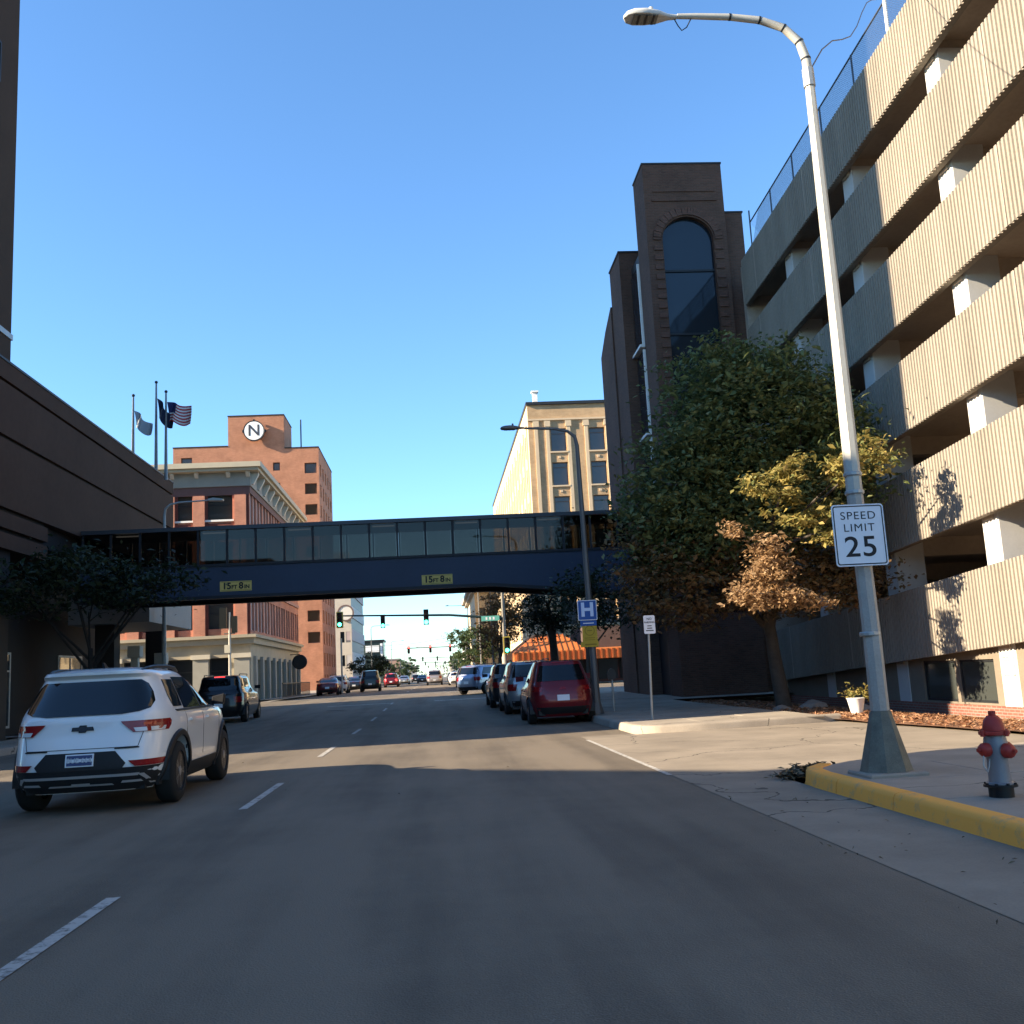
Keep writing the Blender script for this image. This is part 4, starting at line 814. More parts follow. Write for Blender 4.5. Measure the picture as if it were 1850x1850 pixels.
# planter and boulders in the bed
pt = thing('planter_pot', 'white pot with a small yellow green plant behind the lamp base', 'planter', (9.75, 23.3, -.02)); x, y = 9.75, 23.3
MB().lathe([(.12, -.02), (.2, .36), (.22, .38), (.2, .39)], (x, y, 0), 16).build('pot', WHITEP, pt, 40)
def stone(x, y, z, s, label, seed):
    t = thing('boulder', label, 'boulder', (x, y, z)); r = random.Random(seed); mb = MB().lathe([(.02, -.1), (.6, -.05), (.9, .15), (.8, .4), (.4, .58), (.05, .62)], (0, 0, 0), 11)
    mb.v = [(x + v[0] * s * r.uniform(.85, 1.15), y + v[1] * s * .7 * r.uniform(.85, 1.15), z + v[2] * s * r.uniform(.8, 1.1)) for v in mb.v]
    mb.build('rock', mat('boulder_stone', (.22, .2, .18), .9, var=.25, scale=5, bump=.6, bscale=15), t, 30)
stone(10.1, 27.0, -.02, .42, 'larger boulder at the foot of the big tree', 3); stone(9.0, 26.3, .0, .28, 'small boulder in front of the tree trunk', 5); stone(10.9, 25.6, -.1, .35, 'boulder right of the tree near the storefront', 8)
# ------------------------------------------------------------------ flags
def flag(x, y, z0, z1, label, flab, kind):
    t = thing('flagpole', label, 'flagpole', (x, y, z0), group='flagpoles behind the brown roof')
    MB().tube([(x, y, z0), (x, y, z1)], [.09, .045], 8).build('pole', mat('flagpole_metal', (.22, .22, .22), .45, metal=.5, var=.05), t); MB().lathe([(.01, z1), (.08, z1 + .05), (.08, z1 + .12), (.01, z1 + .17)], (x, y, 0), 10).build('finial', DARKM, t)
    f = thing('flag', flab, 'flag', (x, y, z1 - 1.5)); nu, nv, W, Hh = 12, 7 * 2 - 1, {'us': 1.15, 'dark': .75, 'grey': .85}[kind], {'us': 1.0, 'dark': 1.0, 'grey': .85}[kind]; top = z1 - {'us': .45, 'dark': .75, 'grey': .7}[kind]
    def P(u, v):
        droop = {'us': .28, 'dark': .95, 'grey': .75}[kind]; return (x + .05 + W * u + .06 * math.sin(7 * u + 2 * v), y + .16 * math.sin(9 * u + 1.5 * v), top - Hh * v * (1 - (.0 if kind == 'us' else .25) * u) - droop * u + .07 * math.sin(8 * u))
    def patch(u0, u1, v0, v1, m, nm):
        mb = MB(); a, b = max(2, int(nu * (u1 - u0))), max(1, int(6 * (v1 - v0)))
        for i in range(a):
            for j in range(b):
                U, V = [u0 + (u1 - u0) * (i + k) / a for k in (0, 1)], [v0 + (v1 - v0) * (j + k) / b for k in (0, 1)]
                mb.quad(P(U[0], V[0]), P(U[1], V[0]), P(U[1], V[1]), P(U[0], V[1]))
        mb.build(nm, m, f, 'all')
    if kind == 'us':
        RD, WH, BL = mat('flag_red', (.42, .03, .04), .8, var=0), mat('flag_white', (.7, .7, .7), .8, var=0), mat('flag_blue', (.025, .03, .11), .8, var=0)
        for k in range(13): patch(.42 if k < 7 else 0, 1, k / 13, (k + 1) / 13, RD if k % 2 == 0 else WH, 'stripe')
        patch(0, .42, 0, 7 / 13, BL, 'canton')
    else: patch(0, 1, 0, 1, mat('flag_dark', (.012, .02, .05), .8, var=0) if kind == 'dark' else mat('flag_grey', (.33, .36, .4), .8, var=0), 'cloth')
flag(-14.6, 50, 12.2, 16.0, 'leftmost of the three flagpoles above the brown roof', 'drooping grey flag on the leftmost flagpole', 'grey')
flag(-13.48, 50, 12.2, 16.65, 'middle and tallest of the three flagpoles', 'dark navy flag hanging from the middle flagpole', 'dark')
flag(-13.0, 50, 11.7, 16.15, 'right flagpole nearest the grey cornice', 'United States flag flying from the right flagpole', 'us')
# ------------------------------------------------------------------ traffic signals
SGY = mat('signal_yellow', (.5, .38, .06), .5, var=.05); SGB = mat('signal_black', (.012, .014, .013), .5, var=0)
GRN = mat('signal_green_lit', (.08, 1, .62), .4, var=0, emit=2.6); REDL = mat('signal_red_lit', (1, .07, .06), .4, var=0, emit=2.2); OFF = mat('signal_lens_off', (.03, .012, .01), .3, var=0)
def head(x, y, ztop, label, lit, s=1.0, frame=SGB, back=False, group=None, parent=None):
    t = parent or thing('traffic_signal', label, 'traffic light', (x, y, ztop - 1.05 * s), group=group); h = 1.05 * s; w_ = .175 * s; f = 1 if back else -1
    b = MB().box(x - w_, x + w_, y - .1, y + .1, ztop - h, ztop).build('housing', SGB, t)
    if frame is not SGB: MB().box(x - w_ - .07, x + w_ + .07, y + .102, y + .12, ztop - h - .07, ztop + .07).build('backplate', frame, t)
    for k in range(3):
        zc = ztop - h * (k + .5) / 3; m = {('g', 2): GRN, ('r', 0): REDL}.get((lit, k), OFF)
        ln = MB().lathe([(.135 * s, y + f * .101), (.135 * s, y + f * .115), (.03, y + f * .135)], (x, 0, zc), 16, 'y').build('lens', m, t)
        v = MB(); q = 9
        for i in range(q):
            a, c = R(-10 + 200 * i / q), R(-10 + 200 * (i + 1) / q); rr_ = .15 * s
            v.quad((x + rr_ * math.cos(a), y + f * .1, zc + rr_ * math.sin(a)), (x + rr_ * math.cos(c), y + f * .1, zc + rr_ * math.sin(c)), (x + rr_ * math.cos(c), y + f * .3, zc + rr_ * math.sin(c)), (x + rr_ * math.cos(a), y + f * .3, zc + rr_ * math.sin(a)))
        v.build('visor', SGB, t)
    return t
my = 70.0; zg = .45
ma = thing('signal_mast', 'signal mast with long arm over the intersection beyond the bridge', 'signal mast', (4.75, my, zg))
MST = mat('mast_metal', (.16, .15, .13), .5, metal=.3, var=.1)
MB().tube([(4.75, my, zg), (4.75, my, 9.5)], [.15, .1], 10).build('pole', MST, ma, 40)
MB().tube([(4.7, my, 5.15), (1, my, 5.55), (-6.4, my, 5.85)], [.1, .08, .05], 10).build('arm', mat('arm_dark_green', (.02, .04, .04), .5, metal=.2, var=.1), ma, 40)
MB().tube([(4.75, my, zg), (4.75, my, zg + .05), (4.75, my, zg + .4)], [.28, .28, .16], 8).build('base', MST, ma)
head(-6.5, my - .25, 6.05, 'green light at the far left end of the signal arm in yellow frame', 'g', .92, SGY); head(-3.57, my - .25, 5.78, 'green signal hanging in the middle of the long signal arm', 'g', .86); head(-.6, my - .25, 6.0, 'green signal on the arm nearest the mast', 'g', 1.0)
head(4.87, my - .3, 3.8, 'green signal in yellow frame on the mast pole at right', 'g', 1.0, SGY)
sn_ = thing('street_name_sign', 'green street name sign on the signal arm by the mast', 'sign', (3.8, my - .15, 4.95)); MB().box(3.2, 4.45, my - .16, my - .14, 5.0, 5.35).build('plate', mat('sign_teal', (.14, .42, .33), .5, var=0), sn_)
for k in range(3): MB().box(3.5 + .25 * k, 3.62 + .25 * k, my - .165, my - .161, 5.08, 5.27).build('print_mark', WHITEP, sn_)
# signals seen from behind at the left corner
lc = thing('signal_post', 'slim signal post with two dark signal heads in front of the red building', 'signal post', (-13.3 + .35, 65, .4))
MB().tube([(-12.95, 65, .4), (-12.95, 65, 6.1)], [.1, .07], 8).build('post', mat('pale_post', (.42, .39, .33), .5, var=.1), lc); MB().box(-13.3, -12.6, 64.95, 65.05, 4.72, 4.8).build('crossarm', MST, lc)
MB().box(-13.25, -12.9, 64.8, 64.98, 3.55, 4.05).build('walk_signal', mat('walk_lamp', (.6, .55, .42), .5, var=0), lc)
head(-13.35, 65, 6.4, 'taller of the two dark signal heads before the red building', '', 1.25, back=True); head(-12.65, 65, 5.85, 'shorter of the two dark signal heads before the red building', '', 1.0, back=True)
p2_ = thing('signal_post', 'slim pale post on the far left corner below the left green light', 'signal post', (-6.45 * 84 / 70, 84, .5)); MB().tube([(-7.75, 84, .45), (-7.75, 84, 4.9)], .075, 8).build('post', MATS['pale_post'], p2_)
hd = head(6.6, 66, 6.0, 'dark signal heads hanging beside the street tree on the right', '', 1.0, back=True)
MB().box(6.75, 8.6, 65.95, 66.05, 5.4, 5.5).build('hanger', MST, hd)
for yy, x0, x1, z, xs, lab in ((160, -4.6, 4.6, 6.0, (-4.3, -.9, 2.2), 'second intersection'), (260, -4.2, 4.6, 6.2, (-3.5, .2, 3.6), 'third intersection')):
    m2 = thing('signal_mast', f'distant signal mast and arm at the {lab}', 'signal mast', (4.8, yy, .4)); MB().tube([(4.8, yy, .4), (4.8, yy, 7)], .12, 8).build('pole', MST, m2); MB().tube([(4.75, yy, z - .1), (x0, yy, z)], .08, 8).build('arm', MST, m2)
    for k, x in enumerate(xs): head(x, yy - .2, z + .3, f'distant {"red lit " if yy < 200 else "tiny "}signal, {["left", "middle", "right"][k]} of three over the {lab}', 'r' if yy < 200 else '', 1.1)
wl = thing('span_wires', 'thin overhead wires crossing far down the street', 'cable', (0, 190, 9))
for z0, z1 in ((7.4, 9.0), (6.6, 8.4)): MB().tube([(-14, 190, z0), (-4, 190, z0 + .3), (7, 190, z1)], .03, 4).build('wire', DARKM, wl)
for x, y, h, a, lab, d in ((4.8, 205, 9.5, 2.4, 'third far lamp arm along the right pavement', -1), (4.8, 300, 9.5, 2.4, 'farthest lamp arm along the right pavement', -1), (-10.3, 235, 9.5, 2.4, 'second far lamp on the left pavement', 1), (-10.3, 330, 9.5, 2.4, 'farthest lamp on the left pavement', 1)): lamp(x, y, .4, h, a, lab, LMG, dirx=d)
for yy, lab in ((360, 'fourth'), (480, 'fifth')):
    m2 = thing('signal_mast', f'tiny signal mast and arm at the {lab} intersection', 'signal mast', (4.8, yy, .4)); MB().tube([(4.8, yy, .4), (4.8, yy, 7)], .14, 8).build('pole', MST, m2); MB().tube([(4.75, yy, 6.2), (-5, yy, 6.4)], .1, 8).build('arm', MST, m2)
    for x in (-4, -.5, 3): MB().box(x - .2, x + .2, yy - .2, yy, 5.4, 6.7).build('signal_head', SGB, m2)
# ------------------------------------------------------------------ vehicles (built at the origin, nose towards +y)
class Car:
    def __init__(s, root, keys, nr=5.5, nf=4.0):
        s.t = root; s.k = keys; s.nr = nr; s.nf = nf
    def lev(s, z):
        k = s.k
        if z <= k[0][0]: return k[0][1:]
        for a, b in zip(k, k[1:]):
            if z <= b[0]:
                t = (z - a[0]) / (b[0] - a[0]); return tuple(p + (q - p) * t for p, q in zip(a[1:], b[1:]))
        return k[-1][1:]
    def side(s, y, z):
        hw, yr, yf = s.lev(z); c = (yr + yf) / 2; h = (yf - yr) / 2; t = (y - c) / h; n = s.nf if t > 0 else s.nr
        return hw * max(0, 1 - min(1, abs(t)) ** n) ** (1 / n)
    def rear(s, x, z, front=False):
        hw, yr, yf = s.lev(z); c = (yr + yf) / 2; h = (yf - yr) / 2; n = s.nf if front else s.nr
        d = h * max(0, 1 - min(1, abs(x) / hw) ** n) ** (1 / n); return c + d if front else c - d
    def body(s, m, wheels, R_, zr, name='body', zmax=None):
        zs = []
        for a, b in zip(s.k, s.k[1:]):
            q = max(1, int((b[0] - a[0]) / .06)); zs += [a[0] + (b[0] - a[0]) * i / q for i in range(q)]
        zs.append(s.k[-1][0]); vs = []; fs = []
        cr, cf = 2 ** (-1 / s.nr), 2 ** (-1 / s.nf)
        w0 = lambda i, q: .45 * (-1 + 2 * i / q) + .55 * math.sin(math.pi / 2 * (-1 + 2 * i / q))
        ss = [(v * (cf if v > 0 else cr)) for v in [w0(i, 72) for i in range(73)]]; rr = [math.sin(math.pi / 2 * (-1 + 2 * i / 26)) for i in range(27)]
        for z in zs:
            hw, yr, yf = s.lev(z); c = (yr + yf) / 2; h = (yf - yr) / 2; ring = []
            def sx(t): n = s.nf if t > 0 else s.nr; return hw * max(0, 1 - abs(t) ** n) ** (1 / n)
            for t in ss: ring.append((sx(t), c + h * t))
            for q in rr[1:-1]: x = -q * hw * cf; ring.append((x, c + h * (1 - abs(x / hw) ** s.nf) ** (1 / s.nf)))
            for t in ss[::-1]: ring.append((-sx(t), c + h * t))
            for q in rr[1:-1]: x = q * hw * cr; ring.append((x, c - h * (1 - abs(x / hw) ** s.nr) ** (1 / s.nr)))
            for x, y in ring:
                zz = z
                for yw in wheels:
                    if abs(y - yw) < R_ and abs(x) > .5: zz = max(zz, zr + math.sqrt(R_ * R_ - (y - yw) ** 2))
                vs.append((x, y, zz))
        n = len(ring)
        for i in range(len(zs) - 1):
            for k in range(n): fs.append((i * n + k, i * n + (k + 1) % n, (i + 1) * n + (k + 1) % n, (i + 1) * n + k))
        fs.append(tuple(range((len(zs) - 1) * n, len(zs) * n)))
        return MB().add(vs, fs).build(name, m, s.t, 38)
    def patch(s, where, rows, m, name, off=.008, nc=10, parent=None, sgn=1):
        """rows: (z, a, b); where rear/front: a,b are x; side: a,b are y"""
        R2 = []
        for (z0, a0, b0), (z1, a1, b1) in zip(rows, rows[1:]):
            q = max(1, int(abs(z1 - z0) / .07))
            R2 += [(z0 + (z1 - z0) * i / q, a0 + (a1 - a0) * i / q, b0 + (b1 - b0) * i / q) for i in range(q)]
        R2.append(rows[-1]); mb = MB(); vs = []; fs = []
        for lay in (off, -.012):
            for z, a, b in R2:
                for i in range(nc + 1):
                    u = a + (b - a) * i / nc
                    if where == 'side': vs.append((sgn * (s.side(u, z) + lay), u, z))
                    elif where == 'rear': vs.append((u, s.rear(u, z) - lay, z))
                    else: vs.append((u, s.rear(u, z, True) + lay, z))
        n = nc + 1; r = len(R2); o = n * r
        for j in range(r - 1):
            for i in range(nc): fs.append((j * n + i, j * n + i + 1, (j + 1) * n + i + 1, (j + 1) * n + i))
        edge = [(0, i) for i in range(n)] + [(j, n - 1) for j in range(1, r)] + [(r - 1, i) for i in range(n - 2, -1, -1)] + [(j, 0) for j in range(r - 2, 0, -1)]
        id_ = [j * n + i for j, i in edge]
        for a, b in zip(id_, id_[1:] + id_[:1]): fs.append((a, b, b + o, a + o))
        return mb.add(vs, fs).build(name, m, parent or s.t, 35)
_wm = {}
def wheel_mesh(r, wd, rim):
    k = (r, wd, rim.name)
    if k not in _wm:
        ty = MB().lathe([(r * .66, -wd / 2), (r * .9, -wd / 2), (r * .98, -wd / 2 + .03), (r, -wd / 4), (r, wd / 4), (r * .98, wd / 2 - .03), (r * .9, wd / 2), (r * .66, wd / 2), (r * .62, wd / 2 - .04), (r * .62, -wd / 2 + .04)], (0, 0, 0), 28, 'x', False)
        rm = MB().lathe([(r * .655, wd / 2 - .012), (r * .6, wd / 2 - .006), (r * .56, wd / 2 - .05), (r * .2, wd / 2 - .06)], (0, 0, 0), 28, 'x')
        dk = mat('rim_dark', (.02, .02, .021), .4, metal=.4, var=0); sp = MB()
        for i in range(5):
            a = 2 * math.pi * i / 5
            for da in (-.13, .13):
                p, q = (r * .12, a + da * .8), (r * .62, a + da)
                P = lambda rad, an, h: (wd / 2 + h, rad * math.cos(an), rad * math.sin(an))
                sp.hexa([P(p[0], p[1] - .2, -.045), P(p[0], p[1] + .2, -.045), P(q[0], q[1] + .07, -.045), P(q[0], q[1] - .07, -.045), P(p[0], p[1] - .2, -.012), P(p[0], p[1] + .2, -.012), P(q[0], q[1] + .07, -.012), P(q[0], q[1] - .07, -.012)])
        sp.lathe([(r * .16, wd / 2 - .04), (r * .16, wd / 2 - .008), (r * .08, wd / 2 - .004)], (0, 0, 0), 12, 'x')
        _wm[k] = (ty.mesh('wheel', RUBBER, smooth=50), rm.mesh('rim', dk, smooth=40), sp.mesh('spokes', rim))
    return _wm[k]
def wheels(t, ys, xw, r, wd, rim):
    a, b, c = wheel_mesh(r, wd, rim)
    for y in ys:
        for s in (1, -1):
            o = link('wheel', a, t, (s * (xw - wd / 2), y, r)); o.rotation_euler = (0, 0, 0 if s > 0 else math.pi); link('rim', b, o); link('spokes', c, o)
def paint(name, c, metal=.3, rough=.28): return mat(name, c, rough, metal=metal, var=0, coat=.6)
TAIL = mat('tail_lens_red', (.22, .008, .01), .15, var=0, coat=.5); BRK = mat('brake_lamp_lit', (1, .05, .05), .3, var=0, emit=1.3); CLR = mat('clear_lens', (.6, .6, .6), .15, var=0, coat=.5); RIMS = mat('rim_silver', (.5, .5, .5), .3, metal=.8, var=0)
PLATE = mat('plate_blue', (.05, .07, .16), .5, var=0); PLW = mat('plate_white', (.7, .72, .75), .5, var=0)
def under(t, hw, y0, y1, wy, R_):
    MB().box(-hw + .26, hw - .26, y0 + .15, y1 - .15, .24, .75).build('underbody', BLACK, t)
    for y in wy:
        for s in (1, -1):
            mb = MB(); q = 14; vs = []; fs = []
            for i in range(q + 1):
                a = R(-5 + 190 * i / q)
                for x in (hw - .03, hw - .27): vs.append((s * x, y + (R_ + .105) * math.cos(a), R_ - .02 + (R_ + .105) * math.sin(a)))
            for i in range(q): fs.append((2 * i, 2 * i + 1, 2 * i + 3, 2 * i + 2))
            fs.append(tuple(2 * i + 1 for i in range(q + 1))); mb.add(vs, fs).build('wheel_well', BLACK, t)
def generic(name, label, loc, rz, P, k, L=4.5, W=1.82, H=1.66, hood=1.0, belt=1.02, bed=None, group=None, rim=None, brake=False, kind='suv', plate=True, cat='car', high=False):
    """simple but complete car: body, glass, lamps, plate, wheels"""
    t = thing(name, label, cat, loc, rz, group); hw = W / 2; yr, yf = -L / 2, L / 2; LOC[t] = (0, 0, 0)
    if kind == 'pickup': keys = [(.42, hw * .9, yr + .06, yf - .12), (.6, hw, yr, yf), (1.0, hw, yr, yf), (1.12, hw * .97, yr + .02, yf - .1), (1.15, hw * .95, yr + .05, yf - .5), (1.18, hw * .93, -.55, .95), (1.25, hw * .9, -.58, .85), (1.6, hw * .8, -.48, .35), (H - .05, hw * .74, -.4, .1), (H, hw * .6, -.2, -.1)]
    elif kind == 'sedan': keys = [(.22, hw * .9, yr + .12, yf - .12), (.4, hw * .98, yr + .02, yf - .02), (.62, hw, yr, yf), (.85, hw * .98, yr + .04, yf - .1), (.95, hw * .95, yr + .1, yf - .35), (.99, hw * .92, yr + .55, yf - 1.35), (1.05, hw * .88, yr + .75, yf - 1.5), (1.3, hw * .74, yr + 1.35, yf - 2.0), (H - .04, hw * .66, yr + 1.65, yf - 2.35), (H, hw * .5, yr + 1.9, yf - 2.6)]
    elif kind == 'hatch': keys = [(.2, hw * .9, yr + .14, yf - .12), (.38, hw * .97, yr + .03, yf - .02), (.6, hw, yr, yf), (.8, hw * .99, yr + .03, yf - .06), (.95, hw * .97, yr + .08, yf - .4), (1.0, hw * .94, yr + .12, yf - .95), (1.06, hw * .91, yr + .18, yf - 1.1), (1.35, hw * .8, yr + .4, yf - 1.55), (1.5, hw * .74, yr + .52, yf - 1.85), (H - .03, hw * .68, yr + .6, yf - 2.1), (H, hw * .5, yr + 1.0, yf - 2.4)]
    else: keys = [(.25, hw * .9, yr + .12, yf - .12), (.42, hw * .97, yr + .02, yf - .03), (.62, hw, yr, yf), (.9, hw, yr + .02, yf - .03), (hood, hw * .98, yr + .05, yf - .12), (hood + .04, hw * .96, yr + .07, yf - .9), (hood + .09, hw * .93, yr + .1, yf - 1.15), (1.35, hw * .85, yr + .2, yf - 1.5), (H - .12, hw * .78, yr + .28, yf - 1.85), (H - .04, hw * .72, yr + .34, yf - 2.05), (H, hw * .5, yr + .8, yf - 2.5)]
    c = Car(t, keys, 6 if kind != 'hatch' else 4.5, 4.2); r = .34 if kind in ('sedan', 'hatch') else .37; wy = (yr + .82, yf - .85); rim = rim or RIMS
    c.body(P, wy, r + .07, r - .02); under(t, hw, yr, yf, wy, r); wheels(t, wy, hw - .01, r, .23, rim)
    zb, zt_ = keys[-5][0] + .06, H - .13
    if kind == 'pickup':
        c.patch('rear', [(1.27, -hw * .78, hw * .78), (H - .14, -hw * .66, hw * .66)], CGLASS, 'rear_window'); MB().box(-hw * .86, hw * .86, yr + .12, -.62, 1.14, 1.165).build('bed_cover', BLACK, t)
        for s_ in (1, -1):
            for a, b in ((-.42, .1), (.16, .62)): c.patch('side', [(1.25, a, b), (H - .16, a + .05, b - (.3 if b > .3 else 0))], CGLASS, 'side_window', sgn=s_)
    else:
        rw = .82 if kind != 'sedan' else .8
        c.patch('rear', [(zb, -hw * rw, hw * rw), (zb + .12, -hw * rw * .97, hw * rw * .97), (zt_, -hw * .66, hw * .66)], CGLASS, 'rear_window', nc=14)
        a0 = yr + (.45 if kind == 'suv' else .75 if kind == 'hatch' else 1.15); b0 = yf - (1.55 if kind != 'sedan' else 1.75)
        for s_ in (1, -1):
            mid = (a0 + b0) / 2
            c.patch('side', [(zb, a0, mid - .04), (zt_, a0 + (.3 if kind == 'suv' else .6), mid - .06)], CGLASS, 'side_window', sgn=s_); c.patch('side', [(zb, mid + .04, b0), (zt_, mid + .02, b0 - .6)], CGLASS, 'side_window', sgn=s_)
    c.patch('front', [(zb + .02, -hw * .78, hw * .78), (zt_, -hw * .64, hw * .64)], CGLASS, 'windscreen', nc=12)
    lz = (.78, 1.0) if kind in ('suv', 'sedan') else (.86, .98) if kind == 'hatch' else (.82, 1.1)
    for s_ in (1, -1):
        a, b = (hw * .62, hw * .93); c.patch('rear', [(lz[0], s_ * a, s_ * b), (lz[1], s_ * (a - .06), s_ * b)], BRK if brake else TAIL, 'tail_light', nc=6); c.patch('side', [(lz[0] + .03, yr + .05, yr + .28), (lz[1] - .02, yr + .08, yr + .3)], TAIL, 'tail_light_wrap', nc=4, sgn=s_)
        c.patch('front', [(.68, s_ * hw * .55, s_ * hw * .92), (.84, s_ * hw * .6, s_ * hw * .92)], CLR, 'headlight', nc=6)
        m_ = MB(); m_.hexa([(s_ * (hw * .93), yf - 1.75, zb + .02), (s_ * (hw + .16), yf - 1.8, zb), (s_ * (hw + .16), yf - 1.72, zb), (s_ * (hw * .93), yf - 1.66, zb + .02), (s_ * (hw * .93), yf - 1.75, zb + .14), (s_ * (hw + .17), yf - 1.8, zb + .15), (s_ * (hw + .17), yf - 1.72, zb + .15), (s_ * (hw * .93), yf - 1.66, zb + .14)]); m_.build('mirror', P, t)
        for y in (-.35, .55): c.patch('side', [(.86, y - .1, y + .1), (.89, y - .1, y + .1)], P, 'door_handle', .03, 3, sgn=s_)
    c.patch('rear', [(.27, -hw * .85, hw * .85), (.45, -hw * .9, hw * .9)], BLACK, 'bumper', .014, 14); c.patch('front', [(.4, -hw * .6, hw * .6), (.62, -hw * .65, hw * .65)], BLACK, 'grille', .01, 10)
    if plate: zc = .68 if kind in ('suv', 'hatch') else .6 if kind == 'sedan' else .62; c.patch('rear', [(zc - .07, -.16, .16), (zc + .08, -.16, .16)], PLW, 'number_plate', .018, 3)
    c.patch('rear', [(H - .07, -.2, .2), (H - .045, -.2, .2)], BRK if brake or high else TAIL, 'high_brake_light', .012, 4)
    if kind == 'suv':
        for s_ in (1, -1): MB().tube([(s_ * hw * .68, yr + .75, H - .02), (s_ * hw * .69, yr + .85, H + .035), (s_ * hw * .69, .2, H + .035), (s_ * hw * .66, .35, H - .02)], .018, 6).build('roof_rail', BLACK, t)
    return t, c
# ---- the white SUV in the next lane
WP = mat('pearl_white_paint', (.70, .70, .70), .25, var=0, coat=.7); CLAD = mat('black_cladding', (.014, .015, .017), .55, var=.1, scale=20)
sv = thing('white_suv', 'white crossover SUV with black lower cladding driving in the lane on the left', 'car', (-4.3, 14.9, 0), R(.6)); LOC[sv] = (0, 0, 0)
sv.scale = (1.05, 1.03, 1.035)
K = [(.24, .80, -2.06, 2.05), (.34, .87, -2.16, 2.14), (.46, .905, -2.22, 2.2), (.6, .915, -2.22, 2.22), (.78, .92, -2.17, 2.22), (.92, .925, -2.12, 2.2), (1.02, .915, -2.11, 2.12), (1.08, .895, -2.10, 2.0), (1.115, .875, -2.07, 1.35), (1.16, .855, -2.03, 1.1), (1.3, .79, -1.93, .85), (1.46, .715, -1.82, .5), (1.54, .67, -1.79, .25), (1.585, .65, -1.86, .1), (1.62, .61, -1.86, -.1), (1.65, .5, -1.7, -.4), (1.672, .3, -1.4, -.7), (1.678, .1, -1.1, -.9)]
c = Car(sv, K, 5.2, 4.0); WY = (-1.33, 1.42); WR = .37
c.body(WP, WY, WR + .09, WR - .02); under(sv, .92, -2.15, 2.15, WY, WR); wheels(sv, WY, .915, WR, .235, mat('rim_machined', (.45, .45, .46), .3, metal=.8, var=0))
c.patch('rear', [(1.115, -.42, .42), (1.135, -.6, .6), (1.17, -.70, .70), (1.25, -.72, .72), (1.36, -.68, .68), (1.46, -.62, .62), (1.51, -.55, .55)], CGLASS, 'rear_window', .016, 30)
for s in (1, -1):
    # side glass: quarter, rear door, front door
    c.patch('side', [(1.16, -1.42, -1.05), (1.3, -1.44, -1.0), (1.5, -1.38, -.95)], CGLASS, 'quarter_window', .009, 6, sgn=s)
    c.patch('side', [(1.13, -.99, -.1), (1.3, -.95, -.1), (1.53, -.9, -.12)], CGLASS, 'side_window', .009, 8, sgn=s)
    c.patch('side', [(1.13, -.02, 1.0), (1.3, -.02, .78), (1.53, -.04, .22)], CGLASS, 'side_window', .009, 8, sgn=s)
    c.patch('side', [(1.12, -.1, -.02), (1.54, -.12, -.04)], BLACK, 'door_pillar', .008, 2, sgn=s)
    c.patch('side', [(1.10, -1.35, 1.05), (1.125, -1.4, 1.0)], BLACK, 'window_trim', .012, 20, sgn=s)
    # tail lamps: wedge on the hatch and the wing
    tl = c.patch('rear', [(.9, s * .56, s * .86), (.95, s * .50, s * .87), (1.0, s * .44, s * .87), (1.03, s * .42, s * .86)], TAIL, 'tail_light', .018, 14)
    c.patch('rear', [(.905, s * .585, s * .70), (.95, s * .56, s * .69)], CLR, 'reversing_lens', .022, 4, tl); c.patch('rear', [(.905, s * .735, s * .84), (.95, s * .73, s * .845)], CLR, 'reversing_lens', .022, 4, tl)
    c.patch('rear', [(.975, s * .66, s * .87), (1.005, s * .66, s * .87)], mat('tail_glow', (.5, .06, .03), .2, var=0, coat=.4), 'lamp_bar', .021, 4, tl)
    c.patch('side', [(.92, -2.04, -1.86), (.98, -2.06, -1.76), (1.03, -2.06, -1.66)], TAIL, 'tail_light_wrap', .012, 6, sgn=s)
    c.patch('rear', [(.515, s * .60, s * .83), (.55, s * .56, s * .85), (.585, s * .53, s * .85)], TAIL, 'reflector', .02, 12)
    for y in (-.75, .25): c.patch('side', [(.965, y - .11, y + .11), (.995, y - .11, y + .11)], WP, 'door_handle', .03, 4, sgn=s)
    for y, z0, z1 in ((-.06, .5, 1.1), (-1.0, .62, 1.1), (1.02, .5, 1.1)): c.patch('side', [(z0, y - .004, y + .004), (z1, y - .004, y + .004)], BLACK, 'door_seam', .003, 1, sgn=s)
    c.patch('side', [(.24, -.92, 1.0), (.36, -.86, .98), (.44, -.82, .96)], CLAD, 'sill_cladding', .016, 16, sgn=s)
    for yw in WY:                                   # wheel arch flares
        mb = MB(); q = 22; vs = []; fs = []
        for i in range(q + 1):
            a = R(-14 + 208 * i / q)
            for rad, o in ((WR + .085, .004), (WR + .085, .03), (WR + .15, .03), (WR + .165, .006)):
                yy, zz = yw + rad * math.cos(a), max(.26, WR - .02 + rad * math.sin(a)); vs.append((s * (c.side(yy, max(zz, .3)) + o), yy, zz))
        for i in range(q):
            for k in range(3): fs.append((4 * i + k, 4 * i + k + 1, 4 * i + 5 + k, 4 * i + 4 + k))
        mb.add(vs, fs).build('arch_flare', CLAD, sv, 40)
    m_ = MB(); m_.hexa([(s * .86, .78, 1.14), (s * 1.03, .74, 1.12), (s * 1.03, .86, 1.12), (s * .86, .9, 1.14), (s * .86, .78, 1.24), (s * 1.05, .74, 1.28), (s * 1.05, .86, 1.27), (s * .86, .9, 1.24)]); m_.build('mirror', BLACK, sv, bev=.015)
    MB().tube([(s * .53, -1.66, 1.615), (s * .555, -1.5, 1.645), (s * .565, -1.2, 1.668), (s * .565, -.6, 1.675), (s * .56, -.2, 1.655), (s * .54, .0, 1.61)], .024, 8).build('roof_rail', BLACK, sv)
    c.patch('rear', [(.42, -2, -2), (.43, -2, -2)], BLACK, 'x') if False else None
